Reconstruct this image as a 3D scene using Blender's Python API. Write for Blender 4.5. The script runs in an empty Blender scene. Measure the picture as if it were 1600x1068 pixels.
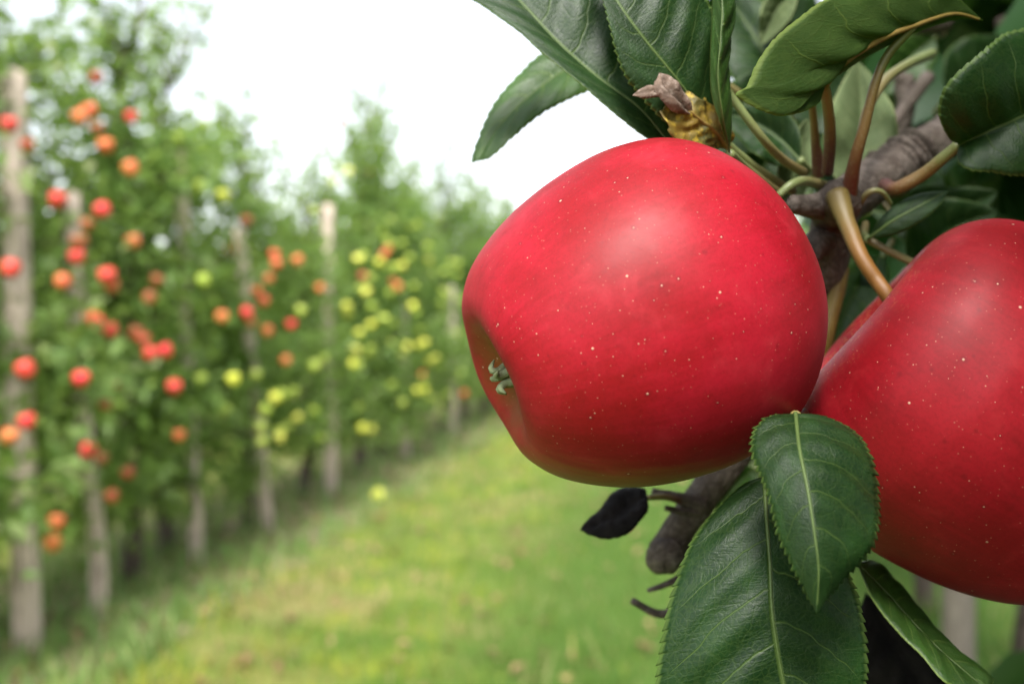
import bpy, math, random
import numpy as np
from mathutils import Vector, Matrix, noise

random.seed(7)
rng = np.random.default_rng(7)
scene = bpy.context.scene
C = scene.collection
R = math.radians

# ------------------------------------------------------------------ camera
W, H, F = 1600.0, 1068.0, 1556.0            # photograph size and focal length in its pixels
CAM = Vector((0, 0, 1.30))
YAW, PITCH = R(10.77), R(-1.99)
CR = Matrix.Rotation(YAW, 3, 'Z') @ Matrix.Rotation(R(90) + PITCH, 3, 'X')
cd = bpy.data.cameras.new('camera'); cam = bpy.data.objects.new('camera', cd); C.objects.link(cam)
cam.location = CAM; cam.rotation_euler = CR.to_euler()
cd.sensor_width = 36.0; cd.lens = 36.0 * F / W
cd.clip_start = 0.01; cd.clip_end = 2000
cd.dof.use_dof = True; cd.dof.focus_distance = 0.208; cd.dof.aperture_fstop = 11.5
scene.camera = cam

# ------------------------------------------------------------------ sky, sun, exposure
SUN_CAM = Vector((-0.06, 0.77, 0.62)).normalized()     # towards the sun, camera axes (right, up, back)
SUN = (CR @ SUN_CAM).normalized()
wd = bpy.data.worlds.new('World'); scene.world = wd; wd.use_nodes = True
nt = wd.node_tree; nt.nodes.clear()
sk = nt.nodes.new('ShaderNodeTexSky'); sk.sky_type = 'NISHITA'; sk.sun_disc = False
sk.sun_elevation = math.asin(SUN.z); sk.sun_rotation = math.atan2(SUN.x, SUN.y)
sk.dust_density = 1.5; sk.air_density = 1.0; sk.ozone_density = 1.0
hs = nt.nodes.new('ShaderNodeHueSaturation'); hs.inputs['Saturation'].default_value = 0.30
bg = nt.nodes.new('ShaderNodeBackground'); bg.inputs['Strength'].default_value = 0.092
wo = nt.nodes.new('ShaderNodeOutputWorld')
nt.links.new(sk.outputs[0], hs.inputs['Color']); nt.links.new(hs.outputs[0], bg.inputs['Color'])
nt.links.new(bg.outputs[0], wo.inputs['Surface'])
ld = bpy.data.lights.new('sun', 'SUN'); ld.energy = 2.2; ld.angle = R(20); ld.color = (1, 0.965, 0.91)
lo = bpy.data.objects.new('sun', ld); C.objects.link(lo)
lo.rotation_euler = (-SUN).to_track_quat('-Z', 'Y').to_euler(); lo.location = (0, 0, 6)
scene.view_settings.view_transform = 'Standard'; scene.view_settings.look = 'None'
scene.view_settings.exposure = 1.98; scene.view_settings.gamma = 1.0
scene.view_settings.use_curve_mapping = False
scene.cycles.use_denoising = True
try: scene.cycles.denoiser = 'OPENIMAGEDENOISE'
except Exception: pass
scene.cycles.max_bounces = 5; scene.cycles.diffuse_bounces = 4; scene.cycles.glossy_bounces = 2; scene.cycles.transmission_bounces = 3; scene.cycles.transparent_max_bounces = 4
scene.cycles.caustics_reflective = False; scene.cycles.caustics_refractive = False

# ------------------------------------------------------------------ helpers
def ray(x, y):
    return CR @ Vector(((x - W/2) / F, -(y - H/2) / F, -1.0))
def P(x, y, d):                     # the point at view depth d (metres) along the photograph's pixel
    return CAM + ray(x, y) * d
def on_plane(x, y, axis, val):
    r = ray(x, y); return CAM + r * ((val - CAM[axis]) / r[axis])

def catmull(pts, n, closed=False):
    """n points evenly spaced along a Catmull-Rom curve (any dimension)."""
    a = np.array([tuple(p) for p in pts], float)
    if len(a) == 2: a = np.vstack([a[0], (a[0] + a[1]) / 2, a[1]])
    e = np.vstack([2*a[0] - a[1], a, 2*a[-1] - a[-2]])
    out = []
    for i in range(1, len(e) - 2):
        p0, p1, p2, p3 = e[i-1], e[i], e[i+1], e[i+2]
        for t in np.linspace(0, 1, 24, endpoint=False):
            out.append(0.5*((2*p1) + (p2-p0)*t + (2*p0-5*p1+4*p2-p3)*t*t + (3*p1-p0-3*p2+p3)*t**3))
    out.append(a[-1]); out = np.array(out)
    s = np.concatenate([[0], np.cumsum(np.linalg.norm(np.diff(out[:, :3], axis=0), axis=1))])
    s += np.arange(len(s)) * 1e-12
    q = np.linspace(0, s[-1], n)
    return np.stack([np.interp(q, s, out[:, k]) for k in range(out.shape[1])], 1)

def link(o, parent=None, base=None):
    C.objects.link(o)
    if parent is not None:
        o.parent = parent
        if base is not None: o.matrix_parent_inverse = Matrix.Translation(-Vector(base))
    return o
def mesh_obj(name, verts, faces, mats, parent=None, base=None, smooth=True, uvs=None, fmat=None):
    me = bpy.data.meshes.new(name)
    me.from_pydata([tuple(v) for v in verts], [], faces)
    for m in (mats if isinstance(mats, (list, tuple)) else [mats]): me.materials.append(m)
    if smooth: me.polygons.foreach_set('use_smooth', [True] * len(me.polygons))
    if fmat is not None: me.polygons.foreach_set('material_index', fmat)
    if uvs is not None:
        ul = me.uv_layers.new(name='UVMap')
        idx = np.empty(len(me.loops), int); me.loops.foreach_get('vertex_index', idx)
        ul.data.foreach_set('uv', np.array(uvs, float)[idx].ravel())
    me.update()
    return link(bpy.data.objects.new(name, me), parent, base)
def fast_mesh(name, verts, tris, mats, parent=None, smooth=False):
    me = bpy.data.meshes.new(name)
    v = np.ascontiguousarray(verts, np.float32); t = np.ascontiguousarray(tris, np.int32); k = t.shape[1]
    me.vertices.add(len(v)); me.vertices.foreach_set('co', v.ravel())
    me.loops.add(t.size); me.loops.foreach_set('vertex_index', t.ravel())
    me.polygons.add(len(t)); me.polygons.foreach_set('loop_start', np.arange(len(t), dtype=np.int32) * k)
    me.polygons.foreach_set('loop_total', np.full(len(t), k, np.int32))
    me.materials.append(mats)
    if smooth: me.polygons.foreach_set('use_smooth', np.ones(len(t), bool))
    me.update(calc_edges=True); me.validate()
    return me
def tag(o, label=None, cat=None, group=None, kind=None):
    if label: o['label'] = label
    if cat: o['category'] = cat
    if group: o['group'] = group
    if kind: o['kind'] = kind
    return o
def empty(name, loc):
    e = bpy.data.objects.new(name, None); e.location = loc; e.empty_display_size = 0.05
    C.objects.link(e); return e

def tube_geo(pts, radii, n=None, sides=12, bump=0.0, bscale=40.0, cap=True, seed=0.0):
    """swept tube; radii interpolated along pts."""
    m = n or max(6, len(pts) * 6)
    q = catmull([tuple(p) + (r,) for p, r in zip(pts, radii)], m)
    vs, fs = [], []
    t_prev = None; u = None
    for i in range(m):
        p = Vector(q[i, :3])
        t = Vector(q[min(i+1, m-1), :3]) - Vector(q[max(i-1, 0), :3]); t.normalize()
        if u is None:
            u = t.orthogonal().normalized()
        else:
            u = (u - t * u.dot(t)).normalized()
        w = t.cross(u)
        for k in range(sides):
            a = 2*math.pi*k/sides
            d = u*math.cos(a) + w*math.sin(a)
            rr = q[i, 3]
            if bump:
                s = p + d*rr
                rr *= 1 + bump*(noise.noise(s*bscale + Vector((seed,)*3)) + 0.5*noise.noise(s*bscale*2.7))
            vs.append(p + d*rr)
    for i in range(m-1):
        for k in range(sides):
            fs.append((i*sides+k, i*sides+(k+1) % sides, (i+1)*sides+(k+1) % sides, (i+1)*sides+k))
    if cap:
        for i, s in ((0, -1), (m-1, 1)):
            t = Vector(q[1, :3]) - Vector(q[0, :3]) if i == 0 else Vector(q[-1, :3]) - Vector(q[-2, :3])
            vs.append(Vector(q[i, :3]) + t.normalized() * s * q[i, 3] * 0.45); c = len(vs) - 1
            for k in range(sides):
                a, b = i*sides+k, i*sides+(k+1) % sides
                fs.append((b, a, c) if s < 0 else (a, b, c))
    return vs, fs
def merge(parts):
    V, Fc = [], []
    for v, f in parts:
        o = len(V); V += list(v); Fc += [tuple(i+o for i in q) for q in f]
    return V, Fc
def tube(name, pts, radii, mat, parent=None, base=None, **kw):
    v, f = tube_geo(pts, radii, **kw)
    return mesh_obj(name, v, f, mat, parent, base)

# ------------------------------------------------------------------ node helpers
class NT:
    def __init__(s, name):
        s.m = bpy.data.materials.new(name); s.m.use_nodes = True; s.t = s.m.node_tree; s.t.nodes.clear()
        s.out = s.t.nodes.new('ShaderNodeOutputMaterial')
    def n(s, kind, **ins):
        nd = s.t.nodes.new(kind)
        for k, v in ins.items(): s.set(nd, k, v)
        return nd
    def set(s, nd, k, v):
        key = int(k[1:]) if k[0] == '_' and k[1:].isdigit() else k.replace('__', ' ')
        if isinstance(v, bpy.types.NodeSocket): s.t.links.new(v, nd.inputs[key])
        else: nd.inputs[key].default_value = v
    def math(s, op, a, b=None, c=None, clamp=False):
        nd = s.t.nodes.new('ShaderNodeMath'); nd.operation = op; nd.use_clamp = clamp
        for i, v in enumerate((a, b, c)):
            if v is None: continue
            if isinstance(v, bpy.types.NodeSocket): s.t.links.new(v, nd.inputs[i])
            else: nd.inputs[i].default_value = v
        return nd.outputs[0]
    def smooth(s, x, lo, hi, a=0.0, b=1.0):
        nd = s.t.nodes.new('ShaderNodeMapRange'); nd.interpolation_type = 'SMOOTHSTEP'
        s.set(nd, '_0', x)
        for i, v in zip((1, 2, 3, 4), (lo, hi, a, b)): s.set(nd, '_%d' % i, v)
        return nd.outputs[0]
    def mix(s, f, a, b, blend='MIX'):
        nd = s.t.nodes.new('ShaderNodeMix'); nd.data_type = 'RGBA'; nd.blend_type = blend
        for i, v in ((0, f), (6, a), (7, b)):
            if isinstance(v, bpy.types.NodeSocket): s.t.links.new(v, nd.inputs[i])
            else: nd.inputs[i].default_value = v if i == 0 else (tuple(v) + (1,))[:4]
        return nd.outputs[2]
    def noise(s, vec, scale, detail=3, rough=0.55, dist=0.0):
        nd = s.n('ShaderNodeTexNoise', Scale=scale, Detail=detail, Roughness=rough, Distortion=dist)
        if vec is not None: s.t.links.new(vec, nd.inputs['Vector'])
        return nd.outputs[0]
    def voronoi(s, vec, scale, feature='F1', rnd=1.0):
        nd = s.t.nodes.new('ShaderNodeTexVoronoi'); nd.feature = feature
        s.set(nd, 'Scale', scale); s.set(nd, 'Randomness', rnd)
        if vec is not None: s.t.links.new(vec, nd.inputs['Vector'])
        return nd
    def scale(s, vec, sc):
        nd = s.t.nodes.new('ShaderNodeMapping'); s.t.links.new(vec, nd.inputs['Vector'])
        nd.inputs['Scale'].default_value = sc; return nd.outputs[0]
    def bump(s, h, strength, dist, normal=None):
        nd = s.n('ShaderNodeBump', Strength=strength, Distance=dist); s.t.links.new(h, nd.inputs['Height'])
        if normal is not None: s.t.links.new(normal, nd.inputs['Normal'])
        return nd.outputs[0]
    def end(s, shader):
        s.t.links.new(shader, s.out.inputs['Surface']); return s.m
    def obj(s): return s.t.nodes.new('ShaderNodeTexCoord').outputs['Object']
    def pos(s): return s.t.nodes.new('ShaderNodeNewGeometry').outputs['Position']
    def xyz(s, v):
        nd = s.t.nodes.new('ShaderNodeSeparateXYZ'); s.t.links.new(v, nd.inputs[0]); return nd.outputs

def mat_leaf(name, base, base2, vein, trans_col, trans=0.3, rough=0.42, vein_up=-1.0, spec=0.5, coat=0.0, nlat=6.5, dry=None):
    """broad leaf with midrib, side veins and fine net, laid out in the leaf's own UV."""
    s = NT(name)
    uv = s.t.nodes.new('ShaderNodeTexCoord').outputs['UV']
    x, y, _ = s.xyz(uv)
    u = s.math('MULTIPLY', s.math('SUBTRACT', x, 0.5), 2.0); au = s.math('ABSOLUTE', u)
    side = s.math('GREATER_THAN', u, 0.0)
    wob = s.math('MULTIPLY', s.math('SUBTRACT', s.noise(uv, 5.0, 2), 0.5), 0.055)
    wv = s.math('SUBTRACT', y, s.math('MULTIPLY', s.math('POWER', au, 1.35), 0.20))
    wv = s.math('ADD', s.math('MULTIPLY', s.math('ADD', wv, wob), nlat), s.math('MULTIPLY', side, 0.43))
    fr = s.math('ABSOLUTE', s.math('SUBTRACT', s.math('FRACT', wv), 0.5))           # 0 on a side vein
    wid = s.math('MULTIPLY_ADD', au, -0.025, 0.042)
    lat = s.math('MULTIPLY', s.smooth(fr, 0.0, wid, 1.0, 0.0), s.smooth(au, 0.75, 0.98, 1.0, 0.0))
    mid = s.smooth(au, 0.012, 0.035, 1.0, 0.0)
    net_v = s.voronoi(s.scale(uv, (9.0, 17.0, 1.0)), 1.0, 'DISTANCE_TO_EDGE')
    net = s.smooth(net_v.outputs['Distance'], 0.0, 0.07, 1.0, 0.0)
    net2_v = s.voronoi(s.scale(uv, (40.0, 60.0, 1.0)), 1.0, 'DISTANCE_TO_EDGE')
    net2 = s.smooth(net2_v.outputs['Distance'], 0.0, 0.16, 1.0, 0.0)
    vmask = s.math('MAXIMUM', mid, s.math('MULTIPLY', lat, 0.75))
    n1 = s.noise(uv, 6.0, 4); n2 = s.noise(s.obj(), 900.0, 3)
    col = s.mix(s.smooth(n1, 0.3, 0.72), base, base2)
    col = s.mix(s.math('MULTIPLY', n2, 0.5), col, tuple(c*0.45 for c in base))
    n4 = s.noise(uv, 2.3, 3); col = s.mix(s.smooth(n4, 0.45, 0.7, 0, 0.55), col, tuple(c*1.7 for c in base2))
    col = s.mix(s.math('MULTIPLY', net2, 0.16), col, vein)
    col = s.mix(s.math('MULTIPLY', net, 0.10), col, vein)
    col = s.mix(vmask, col, vein)
    col = s.mix(s.smooth(au, 0.95, 0.985, 0.0, 0.9), col, tuple(min(1, c*1.35) for c in vein))                     # pale toothed rim
    if dry is not None:
        sp = s.noise(s.scale(uv, (5, 9, 1)), 1.7, 4)
        col = s.mix(s.smooth(sp, 0.66, 0.72, 0.0, 0.8), col, dry)
    h = s.math('MULTIPLY', s.math('ADD', s.math('ADD', s.math('MULTIPLY', vmask, 1.0), s.math('MULTIPLY', net, 0.20)), s.math('MULTIPLY', net2, 0.16)), vein_up)
    fine = s.noise(s.scale(uv, (9.0, 120.0, 1.0)), 1.0, 3, 0.6, 0.4)          # fine crosswise grain between the veins
    h = s.math('ADD', h, s.math('ADD', s.math('MULTIPLY', n2, 0.3), s.math('MULTIPLY', fine, 0.9)))
    nrm = s.bump(h, 0.40, 0.00035)
    pr = s.n('ShaderNodeBsdfPrincipled', Base__Color=col, Normal=nrm)
    s.set(pr, 'Roughness', s.math('MULTIPLY_ADD', n1, 0.22, rough - 0.11)); s.set(pr, 'Specular IOR Level', spec)
    s.set(pr, 'Coat Weight', coat); s.set(pr, 'Coat Roughness', 0.35)
    tc = s.mix(vmask, trans_col, tuple(min(1, c*1.4) for c in trans_col))
    tc = s.mix(s.math('MULTIPLY', net, 0.4), tc, tuple(c*0.5 for c in trans_col))
    tr = s.n('ShaderNodeBsdfTranslucent', Color=tc, Normal=nrm)
    mx = s.n('ShaderNodeMixShader', Fac=trans); s.t.links.new(pr.outputs[0], mx.inputs[1]); s.t.links.new(tr.outputs[0], mx.inputs[2])
    return s.end(mx.outputs[0])

def mat_simple(name, c1, c2, scale, rough=0.6, bump=0.3, bdist=0.001, c3=None, stretch=(1, 1, 1), spec=0.4, detail=5):
    s = NT(name); o = s.scale(s.obj(), stretch)
    n = s.noise(o, scale, detail, 0.6); n2 = s.noise(o, scale*3.7, 3)
    col = s.mix(s.smooth(n, 0.35, 0.65), c1, c2)
    if c3 is not None: col = s.mix(s.smooth(n2, 0.5, 0.68), col, c3)
    pr = s.n('ShaderNodeBsdfPrincipled', Base__Color=col, Roughness=rough, Normal=s.bump(s.math('ADD', n, s.math('MULTIPLY', n2, 0.5)), bump, bdist))
    s.set(pr, 'Specular IOR Level', spec)
    return s.end(pr.outputs[0])

def mat_foliage(name, c1, c2, c3, trans_col, trans=0.35, rough=0.5):
    """small leaves: every leaf its own tone."""
    s = NT(name)
    rnd = s.t.nodes.new('ShaderNodeNewGeometry').outputs['Random Per Island']
    oi = s.t.nodes.new('ShaderNodeObjectInfo').outputs['Random']
    v = s.math('ADD', s.math('MULTIPLY', rnd, 0.85), s.math('MULTIPLY', oi, 0.15))
    col = s.mix(s.smooth(v, 0.1, 0.75), c1, c2); col = s.mix(s.smooth(v, 0.80, 0.98), col, c3)
    pr = s.n('ShaderNodeBsdfPrincipled', Base__Color=col, Roughness=rough)
    tr = s.n('ShaderNodeBsdfTranslucent', Color=s.mix(rnd, trans_col, tuple(c*0.6 for c in trans_col)))
    mx = s.n('ShaderNodeMixShader', Fac=trans); s.t.links.new(pr.outputs[0], mx.inputs[1]); s.t.links.new(tr.outputs[0], mx.inputs[2])
    return s.end(mx.outputs[0])

def mat_apple(name, red, red2, green, zg=-0.55, under=None, dots=1.0, russet=0.0):
    """apple skin in the fruit's own axes: z runs from calyx (-1) to stalk (+1)."""
    s = NT(name); o = s.obj()
    x, y, z = s.xyz(o)
    rad = s.math('SQRT', s.math('ADD', s.math('MULTIPLY', x, x), s.math('MULTIPLY', y, y)))
    st = s.n('ShaderNodeCombineXYZ', _0=s.math('MULTIPLY', s.math('ARCTAN2', y, x), 7.0), _1=s.math('MULTIPLY', z, 0.7), _2=s.math('MULTIPLY', rad, 0.7)).outputs[0]
    n1 = s.noise(o, 1.6, 4); n2 = s.noise(st, 2.2, 5, 0.65); n3 = s.noise(o, 9.0, 4); nf = s.noise(o, 55.0, 3)
    col = s.mix(s.smooth(s.math('ADD', s.math('MULTIPLY', n1, 0.72), s.math('MULTIPLY', n2, 0.28)), 0.36, 0.66), red, red2)
    col = s.mix(s.math('MULTIPLY', s.smooth(nf, 0.4, 0.7), 0.22), col, tuple(c*0.55 for c in red))
    mot = s.noise(o, 4.2, 5, 0.65); col = s.mix(s.smooth(mot, 0.52, 0.74, 0, 0.28), col, tuple(c*0.5 for c in red)); col = s.mix(s.smooth(s.noise(o, 3.1, 4, 0.6, 0.5), 0.55, 0.75, 0, 0.35), col, (red2[0]*1.25, red2[1]*5, red2[2]*2.2))
    # ground colour shows in the calyx basin (small radius, low z) and on the side away from the sun
    basin = s.math('MULTIPLY', s.smooth(s.math('ADD', rad, s.math('MULTIPLY', s.math('SUBTRACT', n3, 0.5), 0.25)), 0.14, 0.50, 1.0, 0.0), s.smooth(z, -0.2, -0.6))
    col = s.mix(s.math('MULTIPLY', basin, 0.62), col, tuple(c*0.62 for c in green))
    if under is not None:
        vt = s.t.nodes.new('ShaderNodeVectorMath'); vt.operation = 'DOT_PRODUCT'
        s.t.links.new(o, vt.inputs[0]); vt.inputs[1].default_value = under
        g = s.smooth(s.math('ADD', vt.outputs['Value'], s.math('MULTIPLY', s.math('SUBTRACT', n2, 0.5), 0.34)), 0.66, 0.98)
        col = s.mix(s.math('MULTIPLY', g, 0.8), col, green)
    # lenticels: scattered pale specks of uneven size, a few with a dark halo
    def specks(sc, size, thr, off):
        mp = s.t.nodes.new('ShaderNodeMapping'); s.t.links.new(o, mp.inputs[0]); mp.inputs['Location'].default_value = (off, off*0.7, off*1.3)
        nz = s.t.nodes.new('ShaderNodeTexNoise'); nz.inputs['Scale'].default_value = 40
        v = s.voronoi(mp.outputs[0], sc); d = v.outputs['Distance']
        cr, cg, cb = s.xyz(v.outputs['Color'])
        keep = s.math('GREATER_THAN', cr, thr)
        sz = s.math('MULTIPLY', s.math('MULTIPLY_ADD', cg, 0.8, 0.4), size)
        dot = s.math('MULTIPLY', s.smooth(d, s.math('MULTIPLY', sz, 0.15), sz, 1.0, 0.0), keep)
        halo = s.math('MULTIPLY', s.math('MULTIPLY', s.smooth(d, sz, s.math('MULTIPLY', sz, 2.6), 1.0, 0.0), keep), s.math('GREATER_THAN', cb, 0.45))
        return dot, halo
    d1, h1 = specks(11.0, 0.10, 0.30, 0.0)
    d2, h2 = specks(21.0, 0.12, 0.40, 3.1)
    d3, h3 = specks(36.0, 0.20, 0.35, 6.7)
    col = s.mix(s.math('MULTIPLY', h1, 0.45), col, tuple(c*0.42 for c in red2))
    col = s.mix(s.math('MULTIPLY', d3, 0.28*dots), col, (0.62, 0.26, 0.18))
    col = s.mix(s.math('MULTIPLY', d2, 0.65*dots), col, (0.60, 0.33, 0.23))
    col = s.mix(s.math('MULTIPLY', d1, 0.88*dots), col, (0.66, 0.41, 0.29))
    if russet:
        cav = s.math('MULTIPLY', s.smooth(s.math('ADD', rad, s.math('MULTIPLY', s.math('SUBTRACT', n3, 0.5), 0.5)), 0.25, 0.85, 1.0, 0.0), s.smooth(z, 0.3, 0.65))
        fl = s.smooth(s.noise(s.scale(o, (1, 1, 2.5)), 42.0, 5, 0.75), 0.54, 0.64)
        col = s.mix(s.math('MULTIPLY', s.math('MULTIPLY', cav, fl), russet), col, (0.48, 0.26, 0.09))
        col = s.mix(s.smooth(s.math('MULTIPLY', cav, s.smooth(rad, 0.1, 0.32, 1.0, 0.0)), 0.3, 0.9), col, (0.42, 0.30, 0.08))
    h = s.math('ADD', s.math('MULTIPLY', d1, 0.8), s.math('ADD', s.math('MULTIPLY', d2, 0.5), s.math('MULTIPLY', nf, 0.10)))
    nrm = s.bump(s.math('ADD', h, s.math('MULTIPLY', n3, 0.5)), 0.25, 0.00045)
    pr = s.n('ShaderNodeBsdfPrincipled', Base__Color=col, Normal=nrm)
    s.set(pr, 'Roughness', s.math('MULTIPLY_ADD', n3, 0.16, 0.42)); s.set(pr, 'Specular IOR Level', 0.25)
    s.set(pr, 'Sheen Weight', 0.02); s.set(pr, 'Sheen Roughness', 0.45); s.set(pr, 'Sheen Tint', (1.0, 0.60, 0.74, 1))
    s.set(pr, 'Coat Weight', 0.02); s.set(pr, 'Coat Roughness', 0.3)
    return s.end(pr.outputs[0])

# ------------------------------------------------------------------ materials
M = {}
M['leaf_top'] = mat_leaf('leaf_top', (0.0065, 0.025, 0.005), (0.011, 0.037, 0.0065), (0.06, 0.10, 0.022), (0.09, 0.24, 0.02), trans=0.13, rough=0.47, spec=0.28)
M['leaf_bright'] = mat_leaf('leaf_bright', (0.022, 0.068, 0.010), (0.032, 0.085, 0.012), (0.16, 0.23, 0.05), (0.16, 0.36, 0.03), trans=0.25, rough=0.42)
M['leaf_under'] = mat_leaf('leaf_under', (0.046, 0.095, 0.020), (0.062, 0.11, 0.024), (0.14, 0.19, 0.04), (0.20, 0.42, 0.03), trans=0.5, rough=0.6, vein_up=1.0, spec=0.25)
M['leaf_pale'] = mat_leaf('leaf_pale', (0.085, 0.125, 0.050), (0.12, 0.16, 0.07), (0.20, 0.23, 0.10), (0.16, 0.28, 0.05), trans=0.22, rough=0.65, vein_up=1.0, spec=0.2)
M['leaf_black'] = mat_simple('leaf_black', (0.004, 0.003, 0.003), (0.010, 0.008, 0.007), 160, rough=0.7, bump=0.8, bdist=0.001, spec=0.12)
M['leaf_yellow'] = mat_simple('leaf_yellow', (0.17, 0.11, 0.016), (0.06, 0.065, 0.016), 120, rough=0.6, bump=0.8, bdist=0.001, c3=(0.34, 0.24, 0.025))
M['leaf_dry'] = mat_simple('leaf_dry', (0.17, 0.115, 0.085), (0.07, 0.045, 0.033), 200, rough=0.8, bump=0.7, bdist=0.0008, c3=(0.25, 0.19, 0.155))
M['midrib'] = mat_simple('midrib', (0.085, 0.13, 0.035), (0.07, 0.11, 0.028), 300, rough=0.5, bump=0.1)
M['midrib_brown'] = mat_simple('midrib_brown', (0.24, 0.17, 0.04), (0.20, 0.13, 0.035), 300, rough=0.5, bump=0.1)

def mat_stalk(name, lo, hi, mid=None, blend=(0.2, 0.8)):
    s = NT(name)
    uvv = s.t.nodes.new('ShaderNodeAttribute'); uvv.attribute_name = 'along'
    t = uvv.outputs['Fac']; n = s.noise(s.obj(), 420.0, 4)
    tt = s.math('ADD', t, s.math('MULTIPLY', s.math('SUBTRACT', n, 0.5), 0.25))
    col = s.mix(s.smooth(tt, blend[0], blend[1]), lo, hi)
    if mid is not None:
        col = s.mix(s.math('MULTIPLY', s.smooth(s.math('ABSOLUTE', s.math('SUBTRACT', tt, 0.5)), 0.1, 0.4, 1.0, 0.0), 0.8), col, mid)
    col = s.mix(s.math('MULTIPLY', s.smooth(s.noise(s.obj(), 1500.0, 2), 0.55, 0.7), 0.3), col, (0.30, 0.26, 0.16))
    pr = s.n('ShaderNodeBsdfPrincipled', Base__Color=col, Roughness=0.42, Normal=s.bump(n, 0.2, 0.0004))
    return s.end(pr.outputs[0])
M['petiole_red'] = mat_stalk('petiole_red', (0.15, 0.045, 0.028), (0.13, 0.15, 0.042), (0.17, 0.10, 0.03))
M['petiole_green'] = mat_stalk('petiole_green', (0.19, 0.15, 0.06), (0.18, 0.22, 0.08))
M['petiole_brown'] = mat_stalk('petiole_brown', (0.12, 0.045, 0.035), (0.22, 0.18, 0.06))
M['stalk'] = mat_stalk('stalk', (0.15, 0.105, 0.028), (0.10, 0.045, 0.025), (0.24, 0.10, 0.018))

def mat_bark(name, c1, c2, c3, scale=60.0, ring=0.0, bdist=0.003):
    s = NT(name); o = s.obj()
    n = s.noise(o, scale, 6, 0.65); n2 = s.noise(o, scale*0.25, 3); v = s.voronoi(o, scale*1.6, 'DISTANCE_TO_EDGE').outputs['Distance']
    col = s.mix(s.smooth(n, 0.35, 0.66), c1, c2); col = s.mix(s.smooth(n2, 0.5, 0.7, 0, 0.7), col, c3)
    col = s.mix(s.smooth(v, 0.0, 0.10, 0.5, 0.0), col, tuple(c*0.35 for c in c1))
    pr = s.n('ShaderNodeBsdfPrincipled', Base__Color=col, Roughness=0.75, Normal=s.bump(s.math('ADD', n, s.math('MULTIPLY', v, 0.8)), 0.8, bdist))
    s.set(pr, 'Specular IOR Level', 0.3)
    return s.end(pr.outputs[0])
M['bark_near'] = mat_bark('bark_near', (0.075, 0.056, 0.044), (0.16, 0.13, 0.11), (0.055, 0.044, 0.030), 190.0, bdist=0.0012)
M['bark'] = mat_bark('bark', (0.060, 0.042, 0.032), (0.13, 0.10, 0.085), (0.09, 0.075, 0.05), 30.0)
M['post'] = mat_simple('post_wood', (0.60, 0.49, 0.41), (0.46, 0.38, 0.31), 14.0, rough=0.85, bump=0.6, bdist=0.004, c3=(0.20, 0.16, 0.13), stretch=(1, 1, 0.15))
M['post_shaded'] = mat_simple('post_wood_shaded', (0.22, 0.185, 0.15), (0.14, 0.115, 0.095), 14.0, rough=0.85, bump=0.6, bdist=0.004, c3=(0.30, 0.26, 0.21), stretch=(1, 1, 0.15))  # darker copy of the post wood, with shade put into its colour
M['foliage'] = mat_foliage('foliage', (0.075, 0.145, 0.030), (0.175, 0.275, 0.070), (0.38, 0.42, 0.20), (0.42, 0.60, 0.13), trans=0.5)
M['foliage_far'] = mat_foliage('foliage_far', (0.10, 0.175, 0.040), (0.18, 0.27, 0.07), (0.30, 0.34, 0.14), (0.40, 0.60, 0.12), trans=0.5)
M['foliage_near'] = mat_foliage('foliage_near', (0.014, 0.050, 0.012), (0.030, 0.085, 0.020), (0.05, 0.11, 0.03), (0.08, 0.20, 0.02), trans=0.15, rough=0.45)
def mat_bgapple(name, a, b):
    s = NT(name); o = s.obj(); n = s.noise(o, 18.0, 3)
    oi = s.t.nodes.new('ShaderNodeObjectInfo').outputs['Random']
    col = s.mix(s.smooth(s.math('ADD', n, s.math('MULTIPLY', s.math('SUBTRACT', oi, 0.5), 0.3)), 0.4, 0.62), a, b)
    pr = s.n('ShaderNodeBsdfPrincipled', Base__Color=col, Roughness=0.38); return s.end(pr.outputs[0])
M['a_red'] = mat_bgapple('apple_red', (0.70, 0.04, 0.045), (0.62, 0.06, 0.04))
M['a_dull'] = mat_bgapple('apple_dull_red', (0.36, 0.07, 0.03), (0.30, 0.10, 0.03))
M['a_orange'] = mat_bgapple('apple_orange', (0.66, 0.11, 0.045), (0.64, 0.20, 0.055))
M['a_yellow'] = mat_bgapple('apple_yellow', (0.62, 0.64, 0.07), (0.68, 0.66, 0.12))
M['a_green'] = mat_bgapple('apple_green', (0.32, 0.42, 0.05), (0.40, 0.48, 0.08))

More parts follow.
